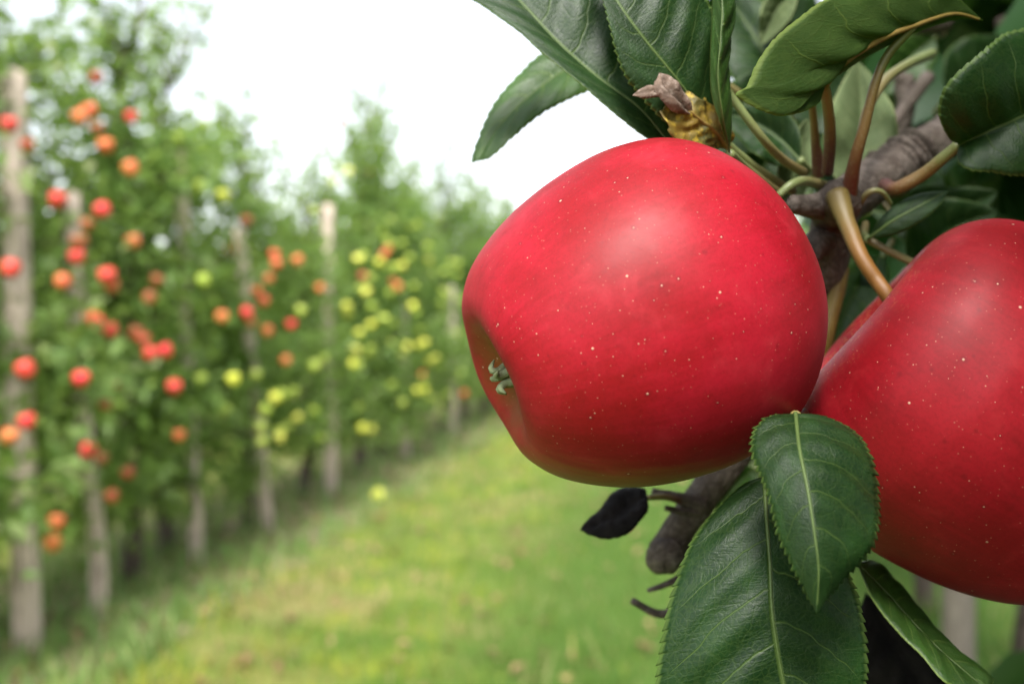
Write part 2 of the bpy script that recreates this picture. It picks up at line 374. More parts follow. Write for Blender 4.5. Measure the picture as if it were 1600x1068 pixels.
def mat_ground():
    s = NT('ground_soil'); p = s.pos(); x, y, z = s.xyz(p)
    n1 = s.noise(p, 0.9, 5); n2 = s.noise(p, 4.5, 5); n3 = s.noise(p, 30.0, 4)
    grass = s.mix(s.smooth(n2, 0.35, 0.65), (0.085, 0.15, 0.025), (0.16, 0.21, 0.04))
    grass = s.mix(s.smooth(n1, 0.52, 0.68, 0, 0.7), grass, (0.26, 0.22, 0.09))
    soil = s.mix(s.smooth(n2, 0.35, 0.65), (0.50, 0.38, 0.27), (0.30, 0.23, 0.14))
    soil = s.mix(s.smooth(n3, 0.5, 0.65, 0, 0.6), soil, (0.10, 0.12, 0.04))
    # bare strips under every row, 3.45 m apart
    f = s.math('ABSOLUTE', s.math('SUBTRACT', s.math('FRACT', s.math('DIVIDE', s.math('ADD', x, 2.70 + 3.45*20.5), 3.45)), 0.5))
    f = s.math('ADD', s.math('MULTIPLY', f, 3.45), s.math('MULTIPLY', s.math('SUBTRACT', n2, 0.5), 0.7))
    strip = s.math('MULTIPLY', s.smooth(f, 0.40, 0.80, 1.0, 0.0), s.smooth(x, -0.4, 0.2, 1.0, 0.0))
    grass = s.mix(s.smooth(s.math('ADD', x, s.math('MULTIPLY', s.math('SUBTRACT', n2, 0.5), 0.9)), -1.3, -0.45, 0.0, 0.9), grass, (0.06, 0.12, 0.02))  # grass tint darkens towards the right row to stand for shade
    col = s.mix(strip, grass, soil); col = s.mix(s.math('MULTIPLY', n3, 0.25), col, (0.05, 0.05, 0.02))
    pr = s.n('ShaderNodeBsdfPrincipled', Base__Color=col, Roughness=0.95, Normal=s.bump(s.math('ADD', n3, n2), 0.6, 0.04))
    s.set(pr, 'Specular IOR Level', 0.1)
    return s.end(pr.outputs[0])
M['ground'] = mat_ground()
def mat_grass():
    s = NT('grass_blades'); g = s.t.nodes.new('ShaderNodeNewGeometry'); p = g.outputs['Position']; rnd = g.outputs['Random Per Island']
    n1 = s.noise(p, 1.5, 5, 0.7); n2 = s.noise(p, 2.6, 4)
    col = s.mix(s.smooth(n2, 0.42, 0.57), (0.11, 0.21, 0.018), (0.42, 0.45, 0.04))
    col = s.mix(s.smooth(n1, 0.48, 0.57, 0, 0.9), col, (0.50, 0.38, 0.19))
    col = s.mix(s.smooth(s.noise(p, 1.1, 4, 0.65, 0.6), 0.53, 0.62, 0, 0.7), col, (0.22, 0.17, 0.075))
    col = s.mix(s.smooth(rnd, 0.82, 0.9), col, (0.36, 0.30, 0.14)); col = s.mix(s.smooth(rnd, 0.0, 0.25, 0.5, 0.0), col, (0.04, 0.09, 0.015))
    px_ = s.xyz(p)[0]                       # darker green by the right row, tree shade put into the colour
    row_shade = s.math('MULTIPLY', s.smooth(s.math('ADD', px_, s.math('MULTIPLY', s.math('SUBTRACT', n2, 0.5), 0.9)), -1.3, -0.45), s.smooth(rnd, 0.78, 0.84, 0.92, 0.3))
    col = s.mix(row_shade, col, (0.075, 0.17, 0.022))
    pr = s.n('ShaderNodeBsdfPrincipled', Base__Color=col, Roughness=0.6)
    tr = s.n('ShaderNodeBsdfTranslucent', Color=col)
    mx = s.n('ShaderNodeMixShader', Fac=0.35); s.t.links.new(pr.outputs[0], mx.inputs[1]); s.t.links.new(tr.outputs[0], mx.inputs[2])
    return s.end(mx.outputs[0])
M['grass'] = mat_grass()
M['weed'] = mat_foliage('weed_leaves', (0.13, 0.25, 0.06), (0.24, 0.37, 0.10), (0.46, 0.42, 0.20), (0.20, 0.36, 0.06), trans=0.3, rough=0.6)
M['litter'] = mat_foliage('litter_leaves', (0.16, 0.09, 0.04), (0.30, 0.19, 0.10), (0.36, 0.28, 0.10), (0.25, 0.15, 0.05), trans=0.15, rough=0.8)

# ------------------------------------------------------------------ ground and grass
ROW_L, ROW_R, ROW_2, ROW_3 = -2.70, 0.75, -6.15, -9.60
def build_ground():
    xs = np.concatenate([np.linspace(-600, -14, 8), np.linspace(-12, 6, 73), np.linspace(8, 600, 8)])
    ys = np.concatenate([np.linspace(-600, -6, 6), np.linspace(-4, 30, 137), np.linspace(33, 900, 10)])
    vs = []
    for yv in ys:
        for xv in xs:
            z = 0.0
            if -12 <= xv <= 6 and -4 <= yv <= 30:
                z = 0.025*noise.noise(Vector((xv*1.1, yv*1.1, 0))) + 0.012*noise.noise(Vector((xv*3.3, yv*3.3, 4)))
            vs.append((xv, yv, z))
    nx = len(xs)
    fs = [(j*nx+i, j*nx+i+1, (j+1)*nx+i+1, (j+1)*nx+i) for j in range(len(ys)-1) for i in range(nx-1)]
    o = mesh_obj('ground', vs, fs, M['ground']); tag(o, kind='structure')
build_ground()
def gz(x, y): return 0.025*noise.noise(Vector((x*1.1, y*1.1, 0))) + 0.012*noise.noise(Vector((x*3.3, y*3.3, 4)))

def blades(n, xr, yr, hmin, hmax, w, seed, lean=0.5, ypow=1.6, keep=None):
    g = np.random.default_rng(seed)
    u = g.random(n); a, b = yr[0]**(1-ypow), yr[1]**(1-ypow)
    y = (a + (b-a)*u)**(1/(1-ypow)); x = xr[0] + (xr[1]-xr[0])*g.random(n)
    if keep is not None:
        k = keep(x, y, g); x, y = x[k], y[k]; n = len(x)
    h = hmin + (hmax-hmin)*g.random(n)**1.5
    far = np.clip(y/6.0, 1, 3); ww = w*far*(0.6 + 0.8*g.random(n))
    ang = g.random(n)*2*np.pi; la = g.random(n)*2*np.pi; ll = lean*h*g.random(n)
    z = np.array([gz(p, q) for p, q in zip(x, y)]) - 0.004
    c, s = np.cos(ang)*ww/2, np.sin(ang)*ww/2
    dx, dy = np.cos(la)*ll, np.sin(la)*ll
    V = np.empty((n, 5, 3))
    V[:, 0] = np.stack([x-c, y-s, z], 1); V[:, 1] = np.stack([x+c, y+s, z], 1)
    V[:, 2] = np.stack([x+c*.8+dx*.35, y+s*.8+dy*.35, z+h*.6], 1); V[:, 3] = np.stack([x-c*.8+dx*.35, y-s*.8+dy*.35, z+h*.6], 1)
    V[:, 4] = np.stack([x+dx, y+dy, z+h], 1)
    o = np.arange(n)[:, None]*5
    T = np.concatenate([o+np.array([[0, 1, 2]]), o+np.array([[0, 2, 3]]), o+np.array([[3, 2, 4]])])
    return V.reshape(-1, 3), T
def strip_mask(x, y, g):                       # thin out over the bare strips
    g_ = x > 0
    f = np.abs(((x - ROW_L + 3.45/2) % 3.45) - 3.45/2)
    return g.random(len(x)) < np.where(g_, 1.0, np.clip((f - 0.35)/0.50, 0.06, 1.0))
v, t = blades(100000, (-4.6, 3.4), (1.2, 30), 0.025, 0.085, 0.006, 3, keep=strip_mask)
v2, t2 = blades(9000, (-2.3, 2.6), (1.2, 24), 0.07, 0.15, 0.008, 6, lean=0.9, keep=lambda x, y, g: np.array([noise.noise(Vector((a*1.9, b*1.9, 9))) > .12 for a, b in zip(x, y)]))
t = np.concatenate([t, t2 + len(v)]); v = np.concatenate([v, v2])
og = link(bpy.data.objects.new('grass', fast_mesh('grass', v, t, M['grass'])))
tag(og, 'short mown grass of the lane between the tree rows', 'grass', kind='stuff')
v, t = blades(11000, (-3.3, -1.95), (1.5, 26), 0.05, 0.17, 0.010, 5, lean=0.9)
ow = link(bpy.data.objects.new('weeds', fast_mesh('weeds', v, t, M['weed'])))
tag(ow, 'loose tufts of weeds and long grass along the left tree row', 'weeds', kind='stuff')

def leaf_quads(cent, nrm, tang, L, Wd, fold=0.25):
    """folded leaf blades of 4 triangles around a midrib; arrays of n."""
    n = len(cent)
    t = tang/np.linalg.norm(tang, axis=1, keepdims=True)
    b = np.cross(nrm, t); b /= np.linalg.norm(b, axis=1, keepdims=True) + 1e-9
    m = np.cross(t, b)
    L = L[:, None]; Wd = Wd[:, None]
    V = np.empty((n, 5, 3))
    V[:, 0] = cent; V[:, 1] = cent + t*L*.45 + b*Wd*.5 + m*Wd*fold
    V[:, 2] = cent + t*L - m*L*.15; V[:, 3] = cent + t*L*.45 - b*Wd*.5 + m*Wd*fold
    V[:, 4] = cent + t*L*.5
    o = np.arange(n)[:, None]*5
    T = np.concatenate([o+np.array([[0, 1, 4]]), o+np.array([[1, 2, 4]]), o+np.array([[0, 4, 3]]), o+np.array([[4, 2, 3]])])
    return V.reshape(-1, 3), T

def leaf_blades(cent, nrm, tang, L, Wd, fold=0.22, droop=0.22):
    """fuller leaf blades for foliage close to the camera: 11 points, 12 triangles each."""
    n = len(cent)
    t = tang/np.linalg.norm(tang, axis=1, keepdims=True)
    b = np.cross(nrm, t); b /= np.linalg.norm(b, axis=1, keepdims=True) + 1e-9
    m = np.cross(t, b); L = L[:, None]; Wd = Wd[:, None]
    st = [(0, 0), (.16, .34), (.42, .5), (.74, .34), (1, 0)]
    V = np.empty((n, 11, 3))
    for i, (f, w) in enumerate(st): V[:, i] = cent + t*L*f - m*L*droop*f*f
    for i in (1, 2, 3):
        f, w = st[i]
        for s_, o_ in ((1, 4), (-1, 7)): V[:, i+o_] = V[:, i] + b*Wd*w*s_ + m*Wd*fold*w*2
    T = [[0, 5, 1], [5, 6, 1], [1, 6, 2], [6, 7, 2], [2, 7, 3], [7, 4, 3], [0, 1, 8], [8, 1, 9], [1, 2, 9], [9, 2, 10], [2, 3, 10], [10, 3, 4]]
    o = np.arange(n)[:, None]*11
    return V.reshape(-1, 3), np.concatenate([o + np.array([q]) for q in T])

def litter():
    g = np.random.default_rng(11); n = 1500
    x = np.where(g.random(n) < 0.7, ROW_L + 0.1 + g.normal(0, .38, n), g.uniform(-2.4, 0.9, n)); y = 2.5 + 18*g.random(n)**1.6
    z = np.array([gz(a, b) for a, b in zip(x, y)]) + 0.012 + 0.03*g.random(n)
    nr = np.stack([g.normal(0, .35, n), g.normal(0, .35, n), np.ones(n)], 1); a = g.random(n)*6.28
    tg = np.stack([np.cos(a), np.sin(a), g.normal(0, .3, n)], 1)
    return leaf_quads(np.stack([x, y, z], 1), nr, tg, g.uniform(.04, .085, n), g.uniform(.025, .05, n))
v, t = litter()
ol = link(bpy.data.objects.new('fallen_leaves', fast_mesh('fallen_leaves', v, t, M['litter'])))
tag(ol, 'brown fallen leaves scattered under the tree rows', 'leaves', kind='stuff')

# ------------------------------------------------------------------ row trees
def make_tree_meshes(seed, height=2.75, spread=0.62, nleaf=4600, low=0.30, mat='foliage', lsize=1.0):
    g = np.random.default_rng(seed); rd = random.Random(seed)
    tr = []
    p = Vector((0, 0, -0.05)); pts = [p.copy()]; rr = [0.042]
    for i in range(9):
        p = p + Vector((rd.gauss(0, .025), rd.gauss(0, .025), (height-0.25)/9)); pts.append(p.copy()); rr.append(0.038*(1-i/9.0)**0.8 + 0.006)
    trunk = tube_geo(pts, rr, 30, 8, 0.12, 14.0)
    limbs = []; anchors = []           # anchors: position, outward direction, weight
    def at(h):
        f = (h+0.05)/(height-0.2)*9; i = min(8, int(f)); return pts[i].lerp(pts[i+1], f-i)
    nl = 24
    for k in range(nl):
        h = low + (height-0.55-low)*(k+0.5*rd.random())/nl
        a = k*2.4 + rd.uniform(-.4, .4)
        f = (h-low)/(height-low)
        ln = spread*(1.0-0.62*f)*rd.uniform(.65, 1.15)
        st = at(h); up = rd.uniform(0.05, 0.55) + 0.3*f
        d = Vector((math.cos(a), math.sin(a), up)); d.normalize()
        lp = [st]; q = st.copy()
        for j in range(4):
            d = (d + Vector((rd.gauss(0, .12), rd.gauss(0, .12), rd.gauss(-0.07, .12)))).normalized()
            q = q + d*ln/4; lp.append(q.copy())
        limbs.append(tube_geo(lp, [.014, .011, .008, .006, .003], 12, 5))
        for j in range(1, 5):
            for _ in range(2 if j > 1 else 1):
                anchors.append((lp[j-1].lerp(lp[j], rd.random()), d, 1.0))
        for _ in range(3):             # side shoots
            j = rd.randint(1, 4); dd = (d + Vector((rd.gauss(0, .8), rd.gauss(0, .8), rd.uniform(.1, .9)))).normalized()
            e = lp[j] + dd*rd.uniform(.10, .26); limbs.append(tube_geo([lp[j], e], [.006, .003], 4, 4, cap=False))
            anchors += [(lp[j].lerp(e, .5), dd, 1.0), (e, dd, 1.0)]
    for k in range(7):                 # upright top shoots
        st = at(height - rd.uniform(.2, .75)); a = rd.random()*6.28
        d = Vector((math.cos(a)*.4, math.sin(a)*.4, 1)).normalized(); e = st + d*rd.uniform(.30, .62)
        limbs.append(tube_geo([st, st.lerp(e, .5) + Vector((rd.gauss(0, .02), rd.gauss(0, .02), 0)), e], [.009, .006, .003], 8, 4))
        for f in np.linspace(.15, 1.0, 7): anchors.append((st.lerp(e, f), d, 0.42))
    A = np.array([tuple(a[0]) for a in anchors]); D = np.array([tuple(a[1]) for a in anchors]); w = np.array([a[2] for a in anchors]); w /= w.sum()
    idx = g.choice(len(A), nleaf, p=w)
    cen = A[idx] + g.normal(0, 1, (nleaf, 3))*np.where(w[idx] > w.mean()*.6, .075, .035)[:, None]
    tg = D[idx]*0.6 + g.normal(0, .8, (nleaf, 3)) + np.array([0, 0, -.25])
    nr = g.normal(0, .6, (nleaf, 3)) + np.array([0, 0, 1.0])
    v, t = leaf_quads(cen, nr, tg, g.uniform(.055, .095, nleaf)*lsize, g.uniform(.030, .05, nleaf)*lsize)
    crown = fast_mesh('crown', v, t, M[mat])
    lv, lf = merge(limbs)
    lm = bpy.data.meshes.new('limbs'); lm.from_pydata([tuple(q) for q in lv], [], lf); lm.materials.append(M['bark']); lm.polygons.foreach_set('use_smooth', [True]*len(lm.polygons))
    tm = bpy.data.meshes.new('trunk'); tm.from_pydata([tuple(q) for q in trunk[0]], [], trunk[1]); tm.materials.append(M['bark']); tm.polygons.foreach_set('use_smooth', [True]*len(tm.polygons))
    return tm, lm, crown
VAR = [make_tree_meshes(20+i) for i in range(4)]
VAR2 = [make_tree_meshes(40+i, nleaf=2600, mat='foliage_far', lsize=1.15) for i in range(3)]
VARR = [make_tree_meshes(60+i, spread=0.42, low=0.95, nleaf=3000) for i in range(2)]

def place_tree(var, x, y, rz, sc, label, group):
    t = empty('apple_tree', (x, y, gz(x, y))); t.rotation_euler.z = rz; t.scale = (sc[0], sc[0], sc[1])
    tag(t, label, 'tree', group)
    for nm, me in zip(('trunk', 'limbs', 'crown'), var):
        o = bpy.data.objects.new(nm, me); link(o, t)
        if nm != 'trunk': o['kind'] = 'stuff'
    return t
ORD = ['first', 'second', 'third', 'fourth', 'fifth', 'sixth', 'seventh', 'eighth', 'ninth', 'tenth', 'eleventh', 'twelfth', 'thirteenth',
       'fourteenth', 'fifteenth', 'sixteenth', 'seventeenth', 'eighteenth', 'nineteenth', 'twentieth']
TREE_Y = [3.30, 4.22, 4.80, 5.55, 6.45, 7.55, 8.30, 9.2, 10.1, 11.0, 12.0, 13.0, 14.1, 15.2, 16.4, 17.8, 19.2]
rd = random.Random(5)
for i, y in enumerate(TREE_Y):
    hs_ = [1.05, 1.03, .99, .91, .84, 1.06, 1.07, 1.0, 1.05, .98, 1.0, .98, 1.0, .98, 1.0, .98, 1.0][i]
    place_tree(VAR[i % 4], ROW_L + rd.uniform(-.08, .08), y, rd.random()*6.28, (rd.uniform(.92, 1.06), hs_),
               'bushy apple tree, %s from the camera in the left orchard row' % ORD[i], 'apple trees of the left row')
for i in range(15):
    place_tree(VAR2[i % 3], ROW_2 + rd.uniform(-.1, .1), 8.2 + i*1.15, rd.random()*6.28, (rd.uniform(.9, 1.1), rd.uniform(.84, .96)),
               'apple tree glimpsed behind the left row, %s from the camera in the second row' % ORD[i], 'apple trees of the row behind')
for i in range(9):
    place_tree(VAR2[(i+1) % 3], ROW_3 + rd.uniform(-.1, .1), 13.5 + i*1.6, rd.random()*6.28, (rd.uniform(1.0, 1.2), rd.uniform(.8, .92)),
               'apple tree far behind the left rows, %s from the camera in the third row' % ORD[i], 'apple trees of the third row')
for i in range(5):
    place_tree(VARR[i % 2], ROW_R + 0.18 + rd.uniform(-.05, .05), 1.95 + i*1.25, rd.random()*6.28, (rd.uniform(.92, 1.02), rd.uniform(.95, 1.0)),
               'apple tree behind the two large apples, %s beyond the near branch in the right row' % ORD[i], 'apple trees of the right row')

for i in range(4):  # unseen trees past the left edge, added to cut low sky light
    place_tree(VAR[(i+2) % 4], ROW_L + rd.uniform(-.08, .08), 2.35 - i*1.0, rd.random()*6.28, (1.0, 1.0),
               'added unseen apple tree in line with the left row, %s beyond the left edge' % ORD[i], 'apple trees of the left row')
for i in range(3):  # unseen trees behind the viewpoint, also added to hold back sky light
    place_tree(VARR[i % 2], ROW_R + .1, -0.55 - i*1.1, rd.random()*6.28, (1.1, 1.0),
               'added unseen apple tree in line with the right row, %s behind the viewpoint' % ORD[i], 'apple trees of the right row')

# windbreak closing the far end of the orchard
g = np.random.default_rng(91); n = 16000
hx = g.uniform(-45, 24, n); hh = g.random(n)**.8
hz = hh*(3.6 + 0.9*np.array([noise.noise(Vector((q*.35, 0, 3))) + .6*noise.noise(Vector((q*1.3, 2, 3))) for q in hx]))
hy = 42 + g.normal(0, .9, n)*(1.1 - .7*hh)
v, t = leaf_quads(np.stack([hx, hy, hz], 1), g.normal(0, .7, (n, 3)) + np.array([0, -.5, .8]), g.normal(0, 1, (n, 3)), g.uniform(.25, .5, n), g.uniform(.18, .34, n))
oh = link(bpy.data.objects.new('hedge', fast_mesh('hedge', v, t, M['foliage_far'])))
tag(oh, 'distant leafy hedge across the far end of the orchard', 'hedge', kind='stuff')

# support posts of the left row: pixel of a low point, top pixel offset (lean), radius, height
def post(name, base, top, r, label, mat='post'):
    b, t_ = Vector(base), Vector(top)
    rs = random.Random(int(b.y*100))
    pts = [b.lerp(t_, f) + (Vector((rs.gauss(0, .006), rs.gauss(0, .006), 0)) if 0 < f < 1 else Vector()) for f in np.linspace(0, 1, 6)]
    v, f = tube_geo([p - b for p in pts], [r*1.03, r, r, r*.98, r*.97, r*.94], 26, 14, 0.035, 9.0)
    o = mesh_obj(name, v, f, M[mat]); o.location = b
    tag(o, label, 'post', 'wooden posts of the orchard rows'); return o
posts = [((35, 700), (22, 200), .050, 2.15, 'thick pale wooden post at the left edge, the nearest of the left row'),
         ((146, 850), (118, 400), .036, 1.75, 'slim pale leaning post, second from the left in the left row'),
         ((304, 800), (280, 300), .034, 2.05, 'tall grey post, third from the left in the left row'),
         ((412, 740), (372, 350), .034, 1.72, 'leaning pale post, fourth from the left in the left row'),
         ((515, 680), (512, 320), .042, 1.98, 'tall upright post, fifth from the left, below the pointed tree tops'),
         ((634, 690), (628, 420), .038, 1.5, 'post half hidden by leaves, sixth from the left in the left row'),
         ((708, 640), (706, 420), .038, 1.5, 'post half hidden by leaves, seventh from the left beside the big apple')]
for (b, t_, r, h, lab) in posts:
    XP = ROW_L + 0.235
    p0 = on_plane(b[0], b[1], 0, XP); p1 = on_plane(t_[0], t_[1], 0, XP)
    d = p1 - p0; d = d / d.z
    bot = p0 - d*(p0.z + 0.05); top = bot + d*(h + .05)
    post('support_post', bot, top, r, lab)
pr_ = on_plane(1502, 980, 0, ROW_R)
post('support_post', (pr_.x, pr_.y, -.05), (pr_.x, pr_.y + .02, 2.2), .047, 'post with shade-darkened colour under the right-hand apple, in the right row', 'post_shaded')

# ------------------------------------------------------------------ fruit of the left row
def profile_mesh(name, prof, segs, n, lobes=0.0, wob=0.0, seed=0.0):
    q = catmull([(r, 0.0, z) for r, z in prof], n); q = q[:, [0, 2]]
    vs, fs = [], []
    zmin, zmax = q[:, 1].min(), q[:, 1].max()
    for i in range(n):
        r, z = q[i]
        if i in (0, n-1): r = 0.0005
        for k in range(segs):
            a = 2*math.pi*k/segs
            low = max(0.0, min(1.0, (0.35 - z)/(0.35 - zmin)))
            top = max(0.0, (z-0.3)/(zmax-0.3)) if z > 0.3 else 0.0
            lb = math.cos(5*a + seed)
            rim = math.exp(-((r-0.40)/0.22)**2)
            f = 1 + lobes*lb*(0.25 + 0.9*low) + wob*noise.noise(Vector((math.cos(a)*1.1+seed, math.sin(a)*1.1, z*.9)))
            zz = z + (-lobes*1.0*lb*rim*low) + lobes*0.9*math.cos(3*a+1+seed)*rim*(top**1.5) 
            zz += wob*0.5*noise.noise(Vector((math.cos(a)*.9, math.sin(a)*.9+seed, 7)))
            vs.append((r*f*math.cos(a), r*f*math.sin(a), zz))
    for i in range(n-1):
        for k in range(segs):
            fs.append((i*segs+k, i*segs+(k+1) % segs, (i+1)*segs+(k+1) % segs, (i+1)*segs+k))
    return vs, fs
PROF = [(0, -.74), (.08, -.745), (.16, -.80), (.25, -.88), (.35, -.935), (.45, -.93), (.58, -.855), (.72, -.68), (.85, -.42), (.945, -.10), (.995, .16),
        (1.0, .36), (.955, .58), (.85, .76), (.68, .875), (.50, .905), (.34, .87), (.20, .76), (.10, .66), (0, .62)]
sv, sf = profile_mesh('apple', PROF, 16, 18)
st_v, st_f = tube_geo([(0, 0, .6), (.05, 0, .95), (.16, .03, 1.25)], [.05, .045, .06], 5, 5)
sv = [tuple(np.array(p)*0.037) for p in sv]; st_v = [tuple(np.array(p)*0.037) for p in st_v]
def small_apple_mesh(mat):
    V, Fc = merge([(sv, sf), (st_v, st_f)])
    me = bpy.data.meshes.new('apple_small'); me.from_pydata([tuple(p) for p in V], [], Fc)
    me.materials.append(mat); me.materials.append(M['bark']); me.polygons.foreach_set('use_smooth', [True]*len(me.polygons))
    me.polygons.foreach_set('material_index', [0]*len(sf) + [1]*len(st_f)); return me
SM = {k: small_apple_mesh(M['a_'+k]) for k in ('red', 'dull', 'orange', 'yellow', 'green')}
WORD = {'red': 'bright red', 'dull': 'dull red', 'orange': 'orange', 'yellow': 'yellow', 'green': 'yellow-green'}
FRUIT = {
 'red': [(205, 183), (90, 312), (120, 402), (17, 420), (168, 432), (152, 505), (172, 516), (235, 552), (258, 548), (40, 577), (127, 592), (272, 605), (42, 658),
         (455, 507), (530, 192), (385, 488), (15, 195), (138, 703)],
 'dull': [(150, 122), (43, 228), (212, 520), (175, 603), (158, 716), (200, 738), (175, 775), (245, 438), (385, 345), (567, 432), (175, 447), (225, 532)],
 'orange': [(125, 183), (140, 173), (165, 228), (204, 263), (98, 440), (208, 378), (15, 682), (280, 680), (88, 815), (82, 848), (428, 398), (465, 407), (402, 455), (412, 470),
            (418, 517), (447, 563), (347, 495), (362, 388), (580, 270), (615, 440), (500, 450), (660, 585), (600, 398), (392, 502), (725, 615), (432, 412)],
 'yellow': [(348, 307), (365, 592), (465, 652), (580, 670), (430, 622), (437, 683), (562, 520), (555, 548), (545, 268), (645, 478), (655, 540), (680, 560), (566, 669)],
 'green': [(313, 290), (280, 215), (318, 195), (490, 330), (470, 485), (315, 592), (350, 640), (400, 585), (450, 665), (410, 690), (562, 635), (560, 570), (655, 515), (638, 542),
           (665, 595), (670, 620), (640, 355), (610, 345), (652, 352), (640, 403), (670, 410), (705, 410), (695, 425), (630, 450), (720, 470), (690, 480), (325, 412), (318, 438), (668, 385),
           (530, 262), (715, 430), (612, 602), (705, 520), (690, 640), (520, 285), (415, 640)]}
rd = random.Random(19)
for k, n_, xr, yr in (('green', 34, (560, 735), (340, 630)), ('yellow', 16, (540, 730), (390, 620)), ('green', 10, (400, 540), (540, 690)),
                      ('orange', 3, (380, 640), (330, 560)), ('red', 1, (20, 320), (150, 620)), ('dull', 6, (20, 340), (180, 720)), ('orange', 1, (40, 320), (200, 700))):
    for _ in range(n_):
        FRUIT[k].append((rd.uniform(*xr), rd.uniform(*yr)))
rd = random.Random(9)
placed = []
for k, lst in FRUIT.items():
    for (x, y) in lst:
        out = (0.66 if k in ('yellow', 'red') else 0.60) - rd.uniform(0, .16)
        p = on_plane(x, y, 0, ROW_L + out)
        if p.z > 1.75:                          # the crowns narrow towards their tops
            p = on_plane(x, y, 0, ROW_L + max(0.10, out - 0.62*(p.z - 1.75)))
        ti = min(range(len(TREE_Y)), key=lambda i: abs(TREE_Y[i]-p.y))
        placed.append([k, p, ti])
def band(p): return 'high' if p.z > 1.75 else 'midway up' if p.z > 1.2 else 'low'
for k in FRUIT:
    for ti in range(len(TREE_Y)):
        for bd in ('high', 'midway up', 'low'):
            L = sorted([q for q in placed if q[0] == k and q[2] == ti and band(q[1]) == bd], key=lambda q: q[1].x/q[1].y)
            for j, q in enumerate(L):
                o = bpy.data.objects.new('apple', SM[k]); o.location = q[1]
                o.rotation_euler = (rd.uniform(-.5, .5), rd.uniform(-.5, .5), rd.random()*6.28); s_ = rd.uniform(.68, .84); o.scale = (s_, s_, s_*rd.uniform(.9, 1))
                link(o)
                rank = 'only %s apple' if len(L) == 1 else 'leftmost %s apple' if j == 0 else 'rightmost %s apple' if j == len(L)-1 else ORD[j] + ' %s apple from the left'
                tag(o, (rank % WORD[k]) + ' %s on the %s tree of left row' % (bd, ORD[ti]), 'apple', 'small apples on the left row of trees')
pf = on_plane(591, 776, 2, 0.035)
o = bpy.data.objects.new('apple', SM['yellow']); o.location = (pf.x, pf.y, gz(pf.x, pf.y) + .045); o.rotation_euler = (1.2, .4, 0); o.scale = (1.15,)*3; link(o)
tag(o, 'fallen yellow apple lying on the grass of the lane', 'apple')

# ------------------------------------------------------------------ the two large apples
def orient(zdir_cam, roll=0.0):
    z = (CR @ Vector(zdir_cam)).normalized()
    ref = (CR @ Vector((0, 0, 1)))
    x = (ref - z*ref.dot(z)).normalized(); y = z.cross(x)
    m = Matrix((x, y, z)).transposed()
    return m @ Matrix.Rotation(roll, 3, 'Z')
def big_apple(px, py, d, rad, zdir, roll, prof, mat, lobes, wob, seed, label):
    c = P(px, py, d); rot = orient(zdir, roll)
    v, f = profile_mesh('apple', prof, 128, 110, lobes, wob, seed)
    o = mesh_obj('apple', v, f, mat)
    o.matrix_world = Matrix.Translation(c) @ rot.to_4x4() @ Matrix.Scale(rad, 4)
    o.location = c; o.rotation_euler = rot.to_euler(); o.scale = (rad,)*3
    tag(o, label, 'apple', 'large apples on the near branch')
    return o, c, rot
def local_child(name, geo, mat, parent):
    ob = mesh_obj(name, geo[0], geo[1], mat); ob.parent = parent; return ob

Z1 = (0.875, 0.365, -0.22)
o1 = None
PROF1 = [(0, -.85), (.10, -.855), (.20, -.90), (.28, -.948), (.35, -.982), (.42, -.990), (.53, -.955), (.67, -.842), (.810, -.635), (.913, -.400), (.978, -.140), (1.0, .12),
         (.956, .40), (.845, .615), (.675, .79), (.52, .885), (.40, .91), (.29, .885), (.19, .81), (.10, .73), (0, .69)]
R1 = orient(Z1, 0.5)
down1 = R1.transposed() @ (CR @ Vector((-.05, -1, -0.15)).normalized())
M['apple1'] = mat_apple('apple_skin_left', (0.235, 0.003, 0.006), (0.36, 0.006, 0.019), (0.20, 0.15, 0.022), under=tuple(down1))
o1, c1, r1 = big_apple(1009, 495, 0.225, 0.0379, Z1, 0.5, PROF1, M['apple1'], 0.005, 0.024, -0.6416,
                       'large red apple in the middle with its calyx turned left')
Z2 = (-0.77, 0.69, -0.22)
PROF2 = [(0, -.72), (.08, -.73), (.16, -.78), (.25, -.85), (.35, -.90), (.45, -.895), (.58, -.82), (.72, -.66), (.85, -.40), (.95, -.08), (.995, .16),
         (1.0, .30), (.97, .534), (.885, .70), (.76, .81), (.61, .865), (.50, .855), (.37, .77), (.24, .61), (.12, .43), (0, .34)]
R2 = orient(Z2, 0.2)
down2 = R2.transposed() @ (CR @ Vector((-.2, -1, -0.3)).normalized())
M['apple2'] = mat_apple('apple_skin_right', (0.19, 0.003, 0.006), (0.30, 0.005, 0.013), (0.24, 0.15, 0.025), russet=0.9, dots=1.0)
o2, c2, r2 = big_apple(1541, 655, 0.240, 0.0430, Z2, 0.2, PROF2, M['apple2'], 0.014, 0.04, 2.3,
                       'large red apple cut by the right edge, stalk at upper left')

def along_attr(ob, n, sides):
    me = ob.data; a = me.attributes.new('along', 'FLOAT', 'POINT')
    nv = len(me.vertices); vals = np.repeat(np.linspace(0, 1, n), sides); vals = np.concatenate([vals, [0.0, 1.0]])[:nv]
    a.data.foreach_set('value', vals.astype(np.float32))
def stalk_tube(name, pts, radii, mat, parent=None, base=None, n=28, sides=12, bump=0.05):
    v, f = tube_geo(pts, radii, n, sides, bump, 260.0)
    ob = mesh_obj(name, v, f, mat, parent, base); along_attr(ob, n, sides); return ob

